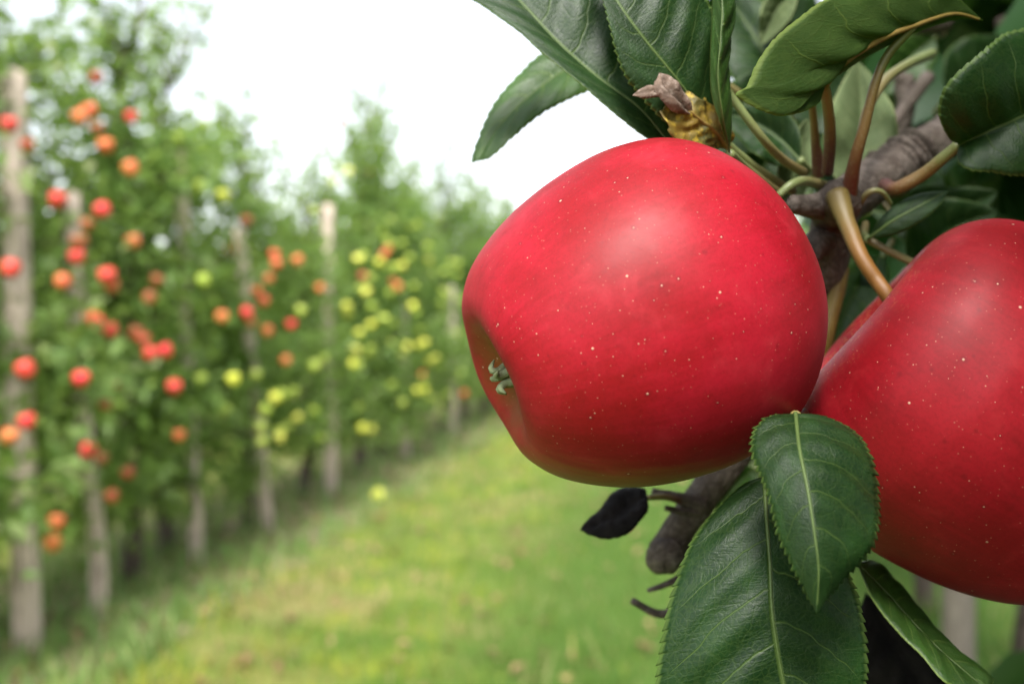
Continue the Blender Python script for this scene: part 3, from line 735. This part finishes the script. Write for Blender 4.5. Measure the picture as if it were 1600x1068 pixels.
# calyx of the middle apple: five curled dry sepals round a small cup
M['sepal'] = mat_simple('sepal', (0.26, 0.30, 0.16), (0.17, 0.18, 0.09), 9.0, rough=0.8, bump=0.5, bdist=0.001, c3=(0.30, 0.33, 0.20))
cal = []
for k in range(5):
    a = k*2*math.pi/5 + 0.35
    ux, uy = math.cos(a), math.sin(a)
    pts = [(ux*.05, uy*.05, -.84), (ux*.055, uy*.055, -.90), (ux*.045, uy*.045, -.95), (ux*.07, uy*.07, -.99), (ux*.115, uy*.115, -.98 + .03*(k % 2))]
    cal.append(tube_geo(pts, [.026, .028, .024, .018, .005], 14, 7, .15, 20.0))
cup = merge(cal)
calyx = local_child('calyx', tube_geo([(0, 0, -.83), (0, 0, -.89)], [.075, .055], 4, 10), M['sepal'], o1)
for g_ in cal: local_child('sepal', g_, M['sepal'], calyx)
local_child('stalk', tube_geo([(0, 0, .66), (.02, .02, .85), (.02, .10, 1.08)], [.05, .045, .055], 12, 10), M['stalk'], o1)

# stalk of the right apple, world coordinates brought into the fruit's own axes
inv2 = (Matrix.Translation(c2) @ r2.to_4x4() @ Matrix.Scale(0.0430, 4)).inverted()
base2 = c2 + r2 @ Vector((0, 0, 0.34*0.0430))
spts = [P(1308, 305, .2550), P(1322, 345, .2500), P(1345, 400, .2440), P(1370, 438, .2420), P(1392, 470, .2400), base2]
v, f = tube_geo(spts, [.0030, .0023, .0019, .0018, .0018, .0022], 40, 14, 0.06, 300.0)
ob = mesh_obj('stalk', [inv2 @ Vector(p) for p in v], f, M['stalk'], o2); along_attr(ob, 40, 14)

# ------------------------------------------------------------------ the near tree
TB = Vector((0.80, 0.62, 0.0))
near = empty('apple_tree', TB)
tag(near, 'near apple tree whose leafy branch carries the two large red apples', 'tree')
tube('trunk', [TB + Vector((0, 0, -.05)), TB + Vector((.02, .01, .6)), TB + Vector((-.01, .03, 1.3)), TB + Vector((.02, 0, 2.0)), TB + Vector((0, .02, 2.7))],
     [.06, .05, .045, .034, .012], M['bark'], near, TB, n=60, sides=14, bump=.12, bscale=16.0)
# main limb: from the trunk over the top right corner, then down behind the middle apple
limb_pts = [TB + Vector((0, .02, 1.62)), TB + Vector((-.22, -.05, 1.60)), P(1720, 60, .46), P(1580, 130, .38), P(1478, 212, .335), P(1400, 262, .305), P(1318, 318, .283),
            P(1292, 400, .283), P(1262, 520, .290), P(1195, 640, .292), P(1120, 745, .290), P(1072, 810, .288), P(1040, 866, .286)]
tube('branch', limb_pts, [.020, .014, .0105, .0082, .0072, .0068, .0066, .0064, .0056, .0050, .0050, .0047, .0052], M['bark_near'], near, TB, n=260, sides=24, bump=.13, bscale=150.0)
# wrinkled growth rings on the spur
for k in range(7):
    t_ = k/6.0; c_ = P(1372 + 58*t_, 282 - 46*t_, .298 + .014*t_); c2_ = P(1378 + 58*t_, 277 - 46*t_, .2985 + .014*t_)
    rr = .0074 + .0008*math.sin(k*2.1)
    tube('growth_ring', [c_, c_.lerp(c2_, .5), c2_], [rr*.93, rr*1.05, rr*.93], M['bark_near'], near, TB, n=6, sides=18, bump=.14, bscale=220.0)
def twig(pts, rad, name='twig', mat='bark_near', **kw):
    kw.setdefault('n', 24); kw.setdefault('sides', 10); kw.setdefault('bump', .12); kw.setdefault('bscale', 240.0)
    return tube(name, pts, rad, M[mat], near, TB, **kw)
twig([P(1300, 330, .276), P(1312, 312, .262), P(1306, 300, .256)], [.0065, .0058, .0030], 'spur')
twig([P(1300, 322, .270), P(1268, 322, .262), P(1236, 318, .258)], [.0040, .0034, .0022], 'spur')
twig([P(1290, 370, .280), P(1272, 385, .272), P(1255, 415, .268)], [.0045, .0038, .0030], 'spur')
twig([P(1050, 860, .284), P(1034, 872, .282), P(1022, 884, .280)], [.0050, .0052, .0030], 'spur')
twig([P(1098, 790, .286), P(1062, 778, .284), P(1020, 768, .282)], [.0028, .0018, .0011])
twig([P(1100, 800, .286), P(1070, 800, .283), P(1040, 793, .281)], [.0016, .0011, .0008])
twig([P(1068, 828, .288), P(1074, 900, .288), P(1055, 948, .286), P(1028, 958, .286), P(988, 938, .284)], [.0022, .0018, .0014, .0012, .0010])
twig([P(1073, 895, .288), P(1056, 905, .287), P(1036, 914, .285), P(1012, 922, .284)], [.0012, .0011, .0009, .0006])
twig([P(1312, 420, .284), P(1304, 470, .280), P(1292, 520, .278), P(1288, 560, .280)], [.0028, .0024, .0022, .0016], mat='midrib_brown')
twig([P(1412, 120, .40), P(1416, 170, .40), P(1408, 215, .40)], [.004, .0035, .0025])
twig([P(1180, 60, .42), P(1300, 45, .42), P(1480, 30, .42)], [.004, .004, .006])
twig([P(1330, 240, .36), P(1380, 210, .37), P(1450, 120, .39)], [.0018, .0022, .0028])

def leaf(mid, left, right, slots, n=110, m=9, teeth=26, tooth=.016, camber=.10, wave=.0, ribs=7, thick=.0002, name='leaf', rib_mat='midrib', rib_r=.00036,
         petiole=None, pet_mat='petiole_green', pet_r=(.0011, .0012), crumple=0.0, seed=0.0, label=None, tuck=0.0):
    """blade lofted between left margin, midrib and right margin (pixel, pixel, depth); base first, tip last."""
    n = max(n, teeth*6) if n > 60 else n
    def cv(a): return catmull([P(*q) for q in a], n)
    Lc, Mc, Rc = cv(left), cv(mid), cv(right)
    ln = np.linalg.norm(np.diff(Mc, axis=0), axis=1).sum()
    vs, uvs = [], []
    for i in range(n):
        v = i/(n-1.0)
        ctr, le, re = Vector(Mc[i]), Vector(Lc[i]), Vector(Rc[i])
        for j in range(-m, m+1):
            s = j/m; e = re if j > 0 else le; a = abs(s)
            p = ctr.lerp(e, a)
            off = e - ctr; wd_ = off.length
            ax = Vector(Mc[min(i+1, n-1)]) - Vector(Mc[max(i-1, 0)])
            nr = (ax.cross(re - le)); nr = nr.normalized() if nr.length > 1e-12 else Vector((0, -1, 0))
            if nr.dot(CAM - ctr) < 0: nr = -nr
            # blade arches between rib and rim, quilted between the side veins
            ph = (v - 0.20*a**1.35)*ribs + (0.43 if j > 0 else 0)
            q = 0.5 - 0.5*math.cos(2*math.pi*(ph - 0.5))
            h = camber*wd_*math.sin(math.pi*min(1, a*.95)) + 0.045*wd_*q*math.sin(math.pi*a)**.7
            h += wave*wd_*a*a*math.sin(v*17 + s*2 + seed)
            if crumple:
                h += crumple*ln*(noise.noise(p*220 + Vector((seed,)*3)) + .6*noise.noise(p*520 + Vector((seed,)*3)))
            p = p + nr*h
            if a == 1.0 and wd_ > 1e-9:
                env = min(1.0, v*8, (1-v)*9)
                fr = (v*teeth + .3*noise.noise(Vector((v*9, s, seed)))) % 1.0
                p = p + (off/wd_)*tooth*ln*env*((fr**0.7) - .35)*(.75 + .5*noise.noise(Vector((v*31, s, seed)))) + ax.normalized()*(tooth*.3*ln*env*fr)
            vs.append(p); uvs.append((.5 + .5*s, v))
    k = 2*m+1
    fs = [(i*k+j, i*k+j+1, (i+1)*k+j+1, (i+1)*k+j) for i in range(n-1) for j in range(k-1)]
    # face the camera side with the first material
    c0 = sum(vs, Vector())/len(vs); a_, b_, c_, _d = fs[len(fs)//2 + m//2]
    nn = Vector()
    for (p, q, r_, s_) in fs[::37]: nn += (vs[q]-vs[p]).cross(vs[s_]-vs[p])
    if nn.dot(CAM - c0) < 0: fs = [tuple(reversed(q)) for q in fs]
    ob = mesh_obj(name, vs, fs, slots, near, TB, uvs=uvs)
    sm = ob.modifiers.new('thickness', 'SOLIDIFY'); sm.thickness = thick; sm.offset = -1.0
    if len(slots) > 1: sm.material_offset = 1; sm.material_offset_rim = 0
    if rib_r:
        mp = [vs[i*k+m] for i in range(0, n-4, 4)]
        nq = len(mp)
        v, f = tube_geo(mp, [rib_r*(1.25 - .95*i/nq) for i in range(nq)], nq*2, 7)
        mesh_obj('midrib', v, f, M[rib_mat], ob)
    if petiole:
        stalk_tube('petiole', [P(*q) for q in petiole], list(np.interp(np.linspace(0, 1, len(petiole)), [0, 1], pet_r)), M[pet_mat], ob)
    if label: ob['label'] = label
    return ob
TOP, UND, BRI, PAL = M['leaf_top'], M['leaf_under'], M['leaf_bright'], M['leaf_pale']

# front small leaf between the two apples
leaf([(1243, 645, .196), (1249, 700, .187), (1262, 765, .181), (1272, 830, .178), (1279, 890, .177), (1276, 957, .178)],
     [(1243, 645, .196), (1205, 650, .195), (1180, 672, .193), (1175, 700, .190), (1188, 740, .187), (1203, 785, .184), (1217, 832, .182), (1238, 882, .180), (1258, 922, .179), (1276, 957, .178)],
     [(1243, 645, .196), (1290, 648, .196), (1330, 672, .194), (1358, 712, .191), (1373, 755, .189), (1372, 810, .186), (1357, 858, .184), (1330, 893, .182), (1300, 925, .180), (1276, 957, .178)],
     [TOP, UND], teeth=34, tooth=.034, seed=1, wave=.045, camber=.06, petiole=[(1262, 640, .240), (1250, 652, .215), (1243, 650, .198)], pet_mat='petiole_brown')
# large leaf below it, running out of the frame
leaf([(1194, 743, .214), (1197, 800, .208), (1203, 880, .203), (1207, 960, .200), (1222, 1055, .199), (1240, 1140, .199), (1262, 1230, .200)],
     [(1194, 743, .214), (1160, 758, .215), (1115, 800, .213), (1078, 850, .210), (1052, 920, .208), (1036, 985, .206), (1026, 1055, .204), (1035, 1110, .203), (1090, 1180, .202), (1180, 1220, .201), (1262, 1230, .200)],
     [(1194, 743, .214), (1235, 770, .212), (1290, 840, .208), (1330, 900, .206), (1346, 950, .204), (1351, 1000, .203), (1352, 1055, .202), (1345, 1110, .201), (1320, 1170, .200), (1290, 1210, .200), (1262, 1230, .200)],
     [TOP, UND], teeth=40, tooth=.018, seed=2, wave=.045, camber=.05, n=130, m=11, petiole=[(1230, 650, .262), (1212, 700, .236), (1194, 745, .2145)], pet_mat='petiole_green')
# folded leaf running to the lower right
leaf([(1338, 878, .250), (1385, 925, .244), (1430, 975, .238), (1475, 1020, .232), (1540, 1075, .226)],
     [(1338, 878, .250), (1362, 935, .238), (1400, 985, .231), (1440, 1025, .226), (1480, 1068, .222), (1540, 1075, .226)],
     [(1338, 878, .250), (1368, 878, .258), (1418, 930, .252), (1455, 975, .246), (1500, 1018, .238), (1550, 1058, .232), (1540, 1075, .226)],
     [M['leaf_bright'], TOP], teeth=26, tooth=.006, seed=3, camber=.12, petiole=[(1262, 830, .28), (1305, 858, .262), (1338, 878, .2505)])
# top left pair
leaf([(1052, 232, .246), (1000, 170, .246), (935, 122, .247), (870, 65, .249), (810, 0, .252), (740, -70, .256)],
     [(1052, 232, .246), (1012, 216, .243), (965, 180, .242), (918, 142, .242), (850, 84, .244), (815, 52, .246), (755, 12, .250), (700, -30, .254), (740, -70, .256)],
     [(1052, 232, .246), (1075, 160, .250), (1050, 90, .252), (1000, 20, .254), (940, -40, .256), (850, -80, .258), (740, -70, .256)],
     [TOP, UND], teeth=30, tooth=.005, seed=4, wave=.045, rib_r=0.00026, camber=.05, petiole=[(1240, 330, .275), (1150, 290, .262), (1052, 234, .2465)])
leaf([(1010, 90, .300), (940, 95, .296), (880, 112, .290), (815, 160, .283), (772, 208, .279), (746, 251, .277)],
     [(1010, 90, .300), (960, 130, .292), (915, 144, .286), (850, 176, .279), (802, 214, .275), (768, 245, .275), (746, 252, .277)],
     [(1010, 90, .300), (930, 40, .302), (850, 82, .294), (808, 120, .289), (774, 160, .285), (752, 205, .281), (737, 250, .279), (746, 252, .277)],
     [BRI, UND], teeth=24, tooth=.012, seed=5, camber=.10, petiole=[(1200, 180, .32), (1100, 110, .31), (1010, 90, .3005)])
# top centre dark leaf
leaf([(1124, 214, .246), (1064, 132, .238), (995, 47, .236), (950, -20, .238), (915, -90, .242)],
     [(1124, 214, .246), (1075, 212, .241), (1036, 188, .238), (1004, 152, .236), (978, 118, .235), (962, 80, .235), (953, 40, .235), (944, 5, .236), (925, -50, .239), (915, -90, .242)],
     [(1124, 214, .246), (1128, 160, .246), (1125, 90, .244), (1112, 20, .243), (1085, -40, .242), (1030, -90, .242), (960, -110, .242), (915, -90, .242)],
     [TOP, UND], teeth=34, tooth=.015, seed=6, wave=.045, rib_r=0.00028, camber=.04, petiole=[(1240, 300, .268), (1180, 262, .256), (1124, 216, .2465)])
# narrow leaf seen on edge
leaf([(1140, 238, .238), (1130, 185, .229), (1122, 120, .226), (1126, 60, .226), (1128, 0, .228), (1120, -70, .232)],
     [(1140, 238, .238), (1126, 195, .230), (1112, 150, .229), (1109, 100, .230), (1111, 50, .231), (1113, 0, .233), (1120, -70, .232)],
     [(1140, 238, .238), (1143, 195, .237), (1141, 150, .238), (1136, 100, .240), (1138, 60, .242), (1146, 0, .244), (1120, -70, .232)],
     [M['leaf_bright'], UND], teeth=22, tooth=.004, seed=7, rib_r=0.0002, camber=.05, petiole=[(1215, 300, .262), (1165, 262, .250), (1140, 240, .2385)])
# big leaf seen from below, top right
leaf([(1288, 132, .232), (1318, 98, .233), (1375, 62, .236), (1430, 40, .240), (1490, 22, .245), (1536, 32, .250)],
     [(1288, 132, .232), (1278, 163, .229), (1232, 181, .223), (1190, 172, .219), (1150, 147, .217), (1166, 134, .218), (1182, 98, .219), (1210, 60, .221), (1250, 26, .224), (1300, -6, .228), (1390, -30, .236), (1480, -12, .243), (1536, 32, .250)],
     [(1288, 132, .232), (1310, 118, .240), (1350, 92, .246), (1400, 66, .250), (1450, 44, .252), (1500, 30, .252), (1536, 32, .250)],
     [UND, TOP], teeth=44, tooth=.012, seed=8, camber=.03, n=150, m=14, rib_mat='midrib_brown', rib_r=.0009,
     petiole=[(1293, 268, .262), (1297, 215, .250), (1294, 170, .240), (1288, 132, .2325)], pet_mat='petiole_brown', pet_r=(.0016, .0012))
# right leaf cut by the frame, its stalk crossing the branch
leaf([(1498, 226, .250), (1540, 207, .247), (1592, 184, .245), (1650, 155, .246), (1720, 110, .250)],
     [(1498, 226, .250), (1481, 214, .244), (1467, 180, .239), (1475, 140, .236), (1500, 108, .235), (1540, 74, .236), (1582, 49, .239), (1640, 50, .243), (1720, 110, .250)],
     [(1498, 226, .250), (1496, 250, .247), (1512, 263, .245), (1550, 268, .244), (1592, 275, .243), (1640, 262, .244), (1690, 200, .247), (1720, 110, .250)],
     [TOP, UND], teeth=34, tooth=.020, seed=9, wave=.045, camber=.09, petiole=[(1382, 288, .268), (1400, 294, .262), (1440, 274, .258), (1470, 250, .254), (1498, 226, .2505)], pet_mat='petiole_red', pet_r=(.0019, .0014))
# small dark leaf over the spur
leaf([(1356, 373, .266), (1395, 345, .262), (1440, 320, .260), (1482, 298, .260)],
     [(1356, 373, .266), (1372, 345, .264), (1402, 318, .263), (1440, 302, .262), (1482, 298, .260)],
     [(1356, 373, .266), (1400, 366, .262), (1440, 345, .259), (1468, 320, .258), (1482, 298, .260)],
     [TOP, UND], teeth=16, tooth=.010, seed=10, camber=.10, n=70, m=6, petiole=[(1352, 350, .277), (1350, 368, .272), (1356, 374, .2665)])
# leaves behind the petioles (soft)
BACK = [
 # (base, tip, half width px, depth base, depth tip, slots, bend)
 ((1330, 300, .310), (1340, 95, .320), 58, [PAL, TOP], 12),
 ((1232, 330, .300), (1262, 185, .300), 26, [PAL, TOP], -4),
 ((1250, 250, .290), (1130, 175, .300), 42, [TOP, UND], 12),
 ((1150, 330, .34), (1250, 210, .33), 55, [TOP, UND], -12),
 ((1330, 210, .36), (1160, 60, .38), 62, [TOP, UND], 18),
 ((1260, 120, .40), (1130, 40, .40), 45, [TOP, UND], -14),
 ((1240, -20, .33), (1190, 70, .33), 24, [PAL, TOP], 5),
 ((1360, 330, .36), (1560, 300, .34), 46, [TOP, UND], 20),
 ((1420, 420, .34), (1560, 330, .33), 60, [TOP, UND], -15),
 ((1380, 400, .33), (1300, 580, .30), 50, [BRI, UND], 20),
 ((1310, 420, .33), (1400, 560, .31), 42, [TOP, UND], 8),
 ((1390, 250, .38), (1480, 330, .37), 50, [TOP, UND], 5),
 ((1480, 150, .44), (1590, 60, .46), 60, [TOP, UND], 5),
 ((1460, 60, .42), (1380, 150, .42), 36, [BRI, UND], 8),
 ((1340, 130, .44), (1420, 230, .43), 50, [UND, TOP], 10),
 ((1225, 160, .33), (1125, -20, .34), 62, [TOP, UND], 10),
 ((1110, 250, .33), (1185, 110, .33), 52, [TOP, UND], 5),
 ((1270, 70, .37), (1150, -50, .37), 62, [TOP, UND], -8),
 ((1180, 730, .33), (1120, 800, .33), 26, [BRI, UND], 5),
 ((1150, 700, .36), (1230, 800, .34), 30, [PAL, TOP], 5),
]
for q, (b, t_, hw, slots, bend) in enumerate(BACK):
    b2, t2 = np.array(b[:2], float), np.array(t_[:2], float); ax = t2 - b2; pn = np.array([-ax[1], ax[0]])/np.linalg.norm(ax)
    rr = random.Random(q)
    def side(sg):
        out = []
        for f, wv in ((0, 0), (.08, .45), (.22, .85), (.42, 1.0), (.62, .86), (.82, .5), (.94, .2), (1, 0)):
            c_ = b2 + ax*f + pn*(bend*math.sin(math.pi*f)) + pn*sg*hw*wv
            out.append((c_[0], c_[1], b[2] + (t_[2]-b[2])*f + sg*.05*wv*hw/F*rr.choice([-1, 1]) - .004*wv*wv))
        return out
    mid = [tuple(b2 + ax*f + pn*bend*math.sin(math.pi*f)) + (b[2] + (t_[2]-b[2])*f + .002,) for f in (0, .25, .5, .75, 1)]
    mid[0] = mid[0][:2] + (b[2],); mid[-1] = mid[-1][:2] + (t_[2],)
    leaf(mid, side(-1), side(1), slots, n=56, m=6, teeth=22, tooth=.010, seed=20+q, camber=.07, wave=.05,
         petiole=[(b[0] - ax[0]*.18, b[1] - ax[1]*.18 + 10, b[2] + .012), (b[0] - ax[0]*.08, b[1] - ax[1]*.08 + 5, b[2] + .004), b])
# withered leaves, and one near-black crumpled leaf
leaf([(1012, 776, .276), (985, 792, .274), (950, 812, .273), (906, 828, .273)],
     [(1012, 776, .276), (1012, 800, .270), (988, 828, .268), (955, 842, .269), (925, 838, .271), (906, 828, .273)],
     [(1012, 776, .276), (1005, 762, .282), (965, 766, .282), (938, 793, .279), (915, 815, .276), (906, 828, .273)],
     [M['leaf_black']], n=60, m=8, teeth=11, tooth=.012, crumple=.030, seed=31, petiole=[(1072, 784, .285), (1040, 776, .280), (1012, 777, .2762)], pet_mat='petiole_brown', pet_r=(.0012, .0008), name='crumpled_leaf', rib_r=0, camber=.2, label='shrivelled black leaf under the middle apple')
leaf([(1352, 925, .300), (1385, 985, .296), (1420, 1040, .292), (1455, 1110, .290)],  # near-black crumpled blade in the gap between two leaves
     [(1352, 925, .300), (1335, 980, .296), (1345, 1060, .292), (1395, 1110, .290), (1455, 1110, .290)],
     [(1352, 925, .300), (1400, 960, .300), (1455, 1025, .298), (1490, 1090, .294), (1455, 1110, .290)],
     [M['leaf_black']], n=60, m=8, teeth=9, tooth=.010, crumple=.012, seed=32, name='crumpled_leaf', rib_r=0, camber=.2, label='near-black crumpled leaf between two green leaves at the bottom')
leaf([(1140, 232, .244), (1112, 200, .238), (1084, 178, .235), (1054, 152, .235)],
     [(1140, 232, .244), (1095, 232, .236), (1058, 218, .233), (1044, 196, .232), (1036, 172, .233), (1054, 152, .235)],
     [(1140, 232, .244), (1148, 214, .243), (1136, 186, .238), (1120, 168, .240), (1094, 152, .236), (1072, 146, .238), (1054, 152, .235)],
     [M['leaf_yellow']], n=60, m=14, teeth=6, tooth=.05, crumple=.045, seed=33.7, name='crumpled_leaf', rib_r=.0006, rib_mat='midrib_brown', camber=-.10, label='crumpled yellow leaf on top of the middle apple')
leaf([(1082, 180, .2355), (1062, 162, .2335), (1044, 146, .2325), (1030, 114, .2330)],
     [(1082, 180, .2355), (1052, 176, .2320), (1032, 158, .2310), (1020, 138, .2315), (1030, 114, .2330)],
     [(1082, 180, .2355), (1080, 160, .2350), (1066, 142, .2345), (1050, 122, .2340), (1030, 114, .2330)],
     [M['leaf_dry']], n=50, m=8, teeth=7, tooth=.02, crumple=.05, seed=34, name='crumpled_leaf', rib_r=0, camber=.5, label='dry grey-brown curled leaf tip above the middle apple')
leaf([(1042, 150, .2325), (1022, 144, .231), (1005, 146, .2305), (988, 149, .231)],
     [(1042, 150, .2325), (1024, 152, .231), (1006, 154, .230), (988, 149, .231)],
     [(1042, 150, .2325), (1022, 134, .232), (1004, 138, .2315), (988, 149, .231)],
     [M['leaf_dry']], n=40, m=5, teeth=5, tooth=.03, crumple=.04, seed=35, name='crumpled_leaf', rib_r=0, camber=.4)

# free petioles and stalks of the spur
def stalk(pts, rad, mat): stalk_tube('petiole', [P(*q) for q in pts], [r*.84 for r in rad], M[mat], near, TB, n=30)
stalk([(1256, 270, .266), (1222, 248, .258), (1188, 212, .250), (1120, 120, .247)], [.0016, .0014, .0013, .0012], 'petiole_green')
stalk([(1280, 272, .268), (1275, 230, .262), (1272, 195, .256), (1268, 158, .250)], [.0022, .0015, .0012, .0011], 'petiole_brown')
stalk([(1326, 304, .258), (1336, 250, .250), (1350, 200, .246), (1368, 130, .243), (1388, 85, .242), (1428, 42, .2405)], [.0026, .0019, .0016, .0014, .0013, .0011], 'petiole_red')
stalk([(1344, 216, .252), (1356, 170, .262), (1384, 125, .28), (1420, 100, .30), (1456, 84, .33)], [.0012, .0015, .0017, .0018, .002], 'petiole_green')
stalk([(1298, 294, .268), (1262, 283, .262), (1238, 288, .258), (1216, 306, .258)], [.0016, .0015, .0014, .0012], 'petiole_green')
stalk([(1340, 322, .262), (1358, 300, .258), (1378, 300, .258), (1392, 318, .262)], [.0010, .0009, .0008, .0006], 'petiole_green')
stalk([(1355, 374, .270), (1385, 390, .268), (1430, 412, .268), (1470, 430, .272)], [.0013, .0012, .0013, .0013], 'petiole_green')
stalk([(1382, 318, .268), (1395, 335, .264), (1402, 352, .262)], [.0009, .0008, .0007], 'petiole_green')

# the rest of the near crown: leaves of real size along side limbs, plus unseen boughs added to block light
def near_crown():
    g = np.random.default_rng(77); cen, tg, nr = [], [], []; limbs = []
    rd = random.Random(3)
    ends = []
    for k in range(52):
        h = rd.uniform(0.75, 2.6); a = rd.uniform(0, 6.28); ln = rd.uniform(.35, .62)*(1.15-.25*max(0, h-1.2))
        s0 = TB + Vector((0, 0, h)); e = s0 + Vector((math.cos(a)*ln, math.sin(a)*ln, rd.uniform(-.05, .25)))
        ends.append((s0, e))
    # limbs that close the view behind the petioles at the upper right
    for (x, y, d) in ((1480, 120, .62), (1560, 40, .55), (1380, 20, .70), (1300, 60, .80), (1590, 220, .60), (1450, 260, .75), (1240, -60, .75), (1560, 330, .70), (1350, 200, .85), (1620, 130, .5)):
        ends.append((TB + Vector((0, 0, rd.uniform(1.3, 1.8))), P(x, y, d)))
    for k in range(16):              # unseen boughs above the frame, added to dim light from overhead
        ends.append((TB + Vector((0, 0, rd.uniform(1.5, 1.95))), Vector((rd.uniform(.06, .45), rd.uniform(-.25, .55), rd.uniform(1.60, 2.0)))))
    for k in range(30):  # more unseen boughs at the right, added to block the sun
        ends.append((TB + Vector((0, -.1, rd.uniform(1.45, 2.0))), Vector((rd.uniform(.16, .55), rd.uniform(-.35, .35), rd.uniform(1.48, 1.95)))))
    for k in range(44):              # unseen boughs under the frame, added to block bounce on the apples
        ends.append((TB + Vector((0, 0, rd.uniform(.8, 1.0))), Vector((rd.uniform(-.12, .4), rd.uniform(-.15, .45), rd.uniform(.86, 1.12)))))
    for (x, y, d) in ((1570, 100, .66), (1600, 300, .62), (1500, 200, .68), (1420, 120, .8), (1540, 10, .72), (1590, 180, .8), (1330, 140, .9), (1470, 320, .85), (1250, 100, .95), (1200, 200, .9)):
        ends.append((TB + Vector((0, .2, rd.uniform(1.3, 1.7))), P(x, y, d)))
    for s0, e in ends:
        m = s0.lerp(e, .5) + Vector((rd.gauss(0, .03), rd.gauss(0, .03), .04))
        limbs.append(tube_geo([s0, m, e], [.011, .008, .004], 10, 6))
        for _ in range(85):
            f = rd.uniform(.25, 1.0); p = (s0.lerp(m, f*2) if f < .5 else m.lerp(e, f*2-1)) + Vector((rd.gauss(0, .05), rd.gauss(0, .05), rd.gauss(0, .05)))
            q = CR.transposed() @ (p - CAM); d = -q.z
            if d > .02:
                X, Y = q.x/d*F + W/2, -q.y/d*F + H/2
                if -60 < X < 1130 and -250 < Y < 1130: continue            # open sky over the lane
                if X < 1700 and d < .42 and Y > -120: continue         # room for the near leaves
                if X < 1640 and 420 < Y < 1130: continue
            elif p.x < (0.06 if p.z > 1.55 else -0.3 if p.z < 1.13 else 0.24): continue
            cen.append(p); tg.append((e - s0).normalized()*.5 + Vector((rd.gauss(0, .7), rd.gauss(0, .7), rd.gauss(-.3, .6)))); nr.append((rd.gauss(0, .6), rd.gauss(0, .6), 1))
    n = len(cen)
    v, t = leaf_blades(np.array([tuple(c) for c in cen]), np.array(nr), np.array([tuple(c) for c in tg]), g.uniform(.06, .095, n), g.uniform(.035, .055, n))
    o = link(bpy.data.objects.new('crown', fast_mesh('near_crown', v, t, M['foliage_near'], smooth=True)), near, TB); o['kind'] = 'stuff'
    V, Fc = merge(limbs); mesh_obj('limbs', V, Fc, M['bark'], near, TB)
near_crown()
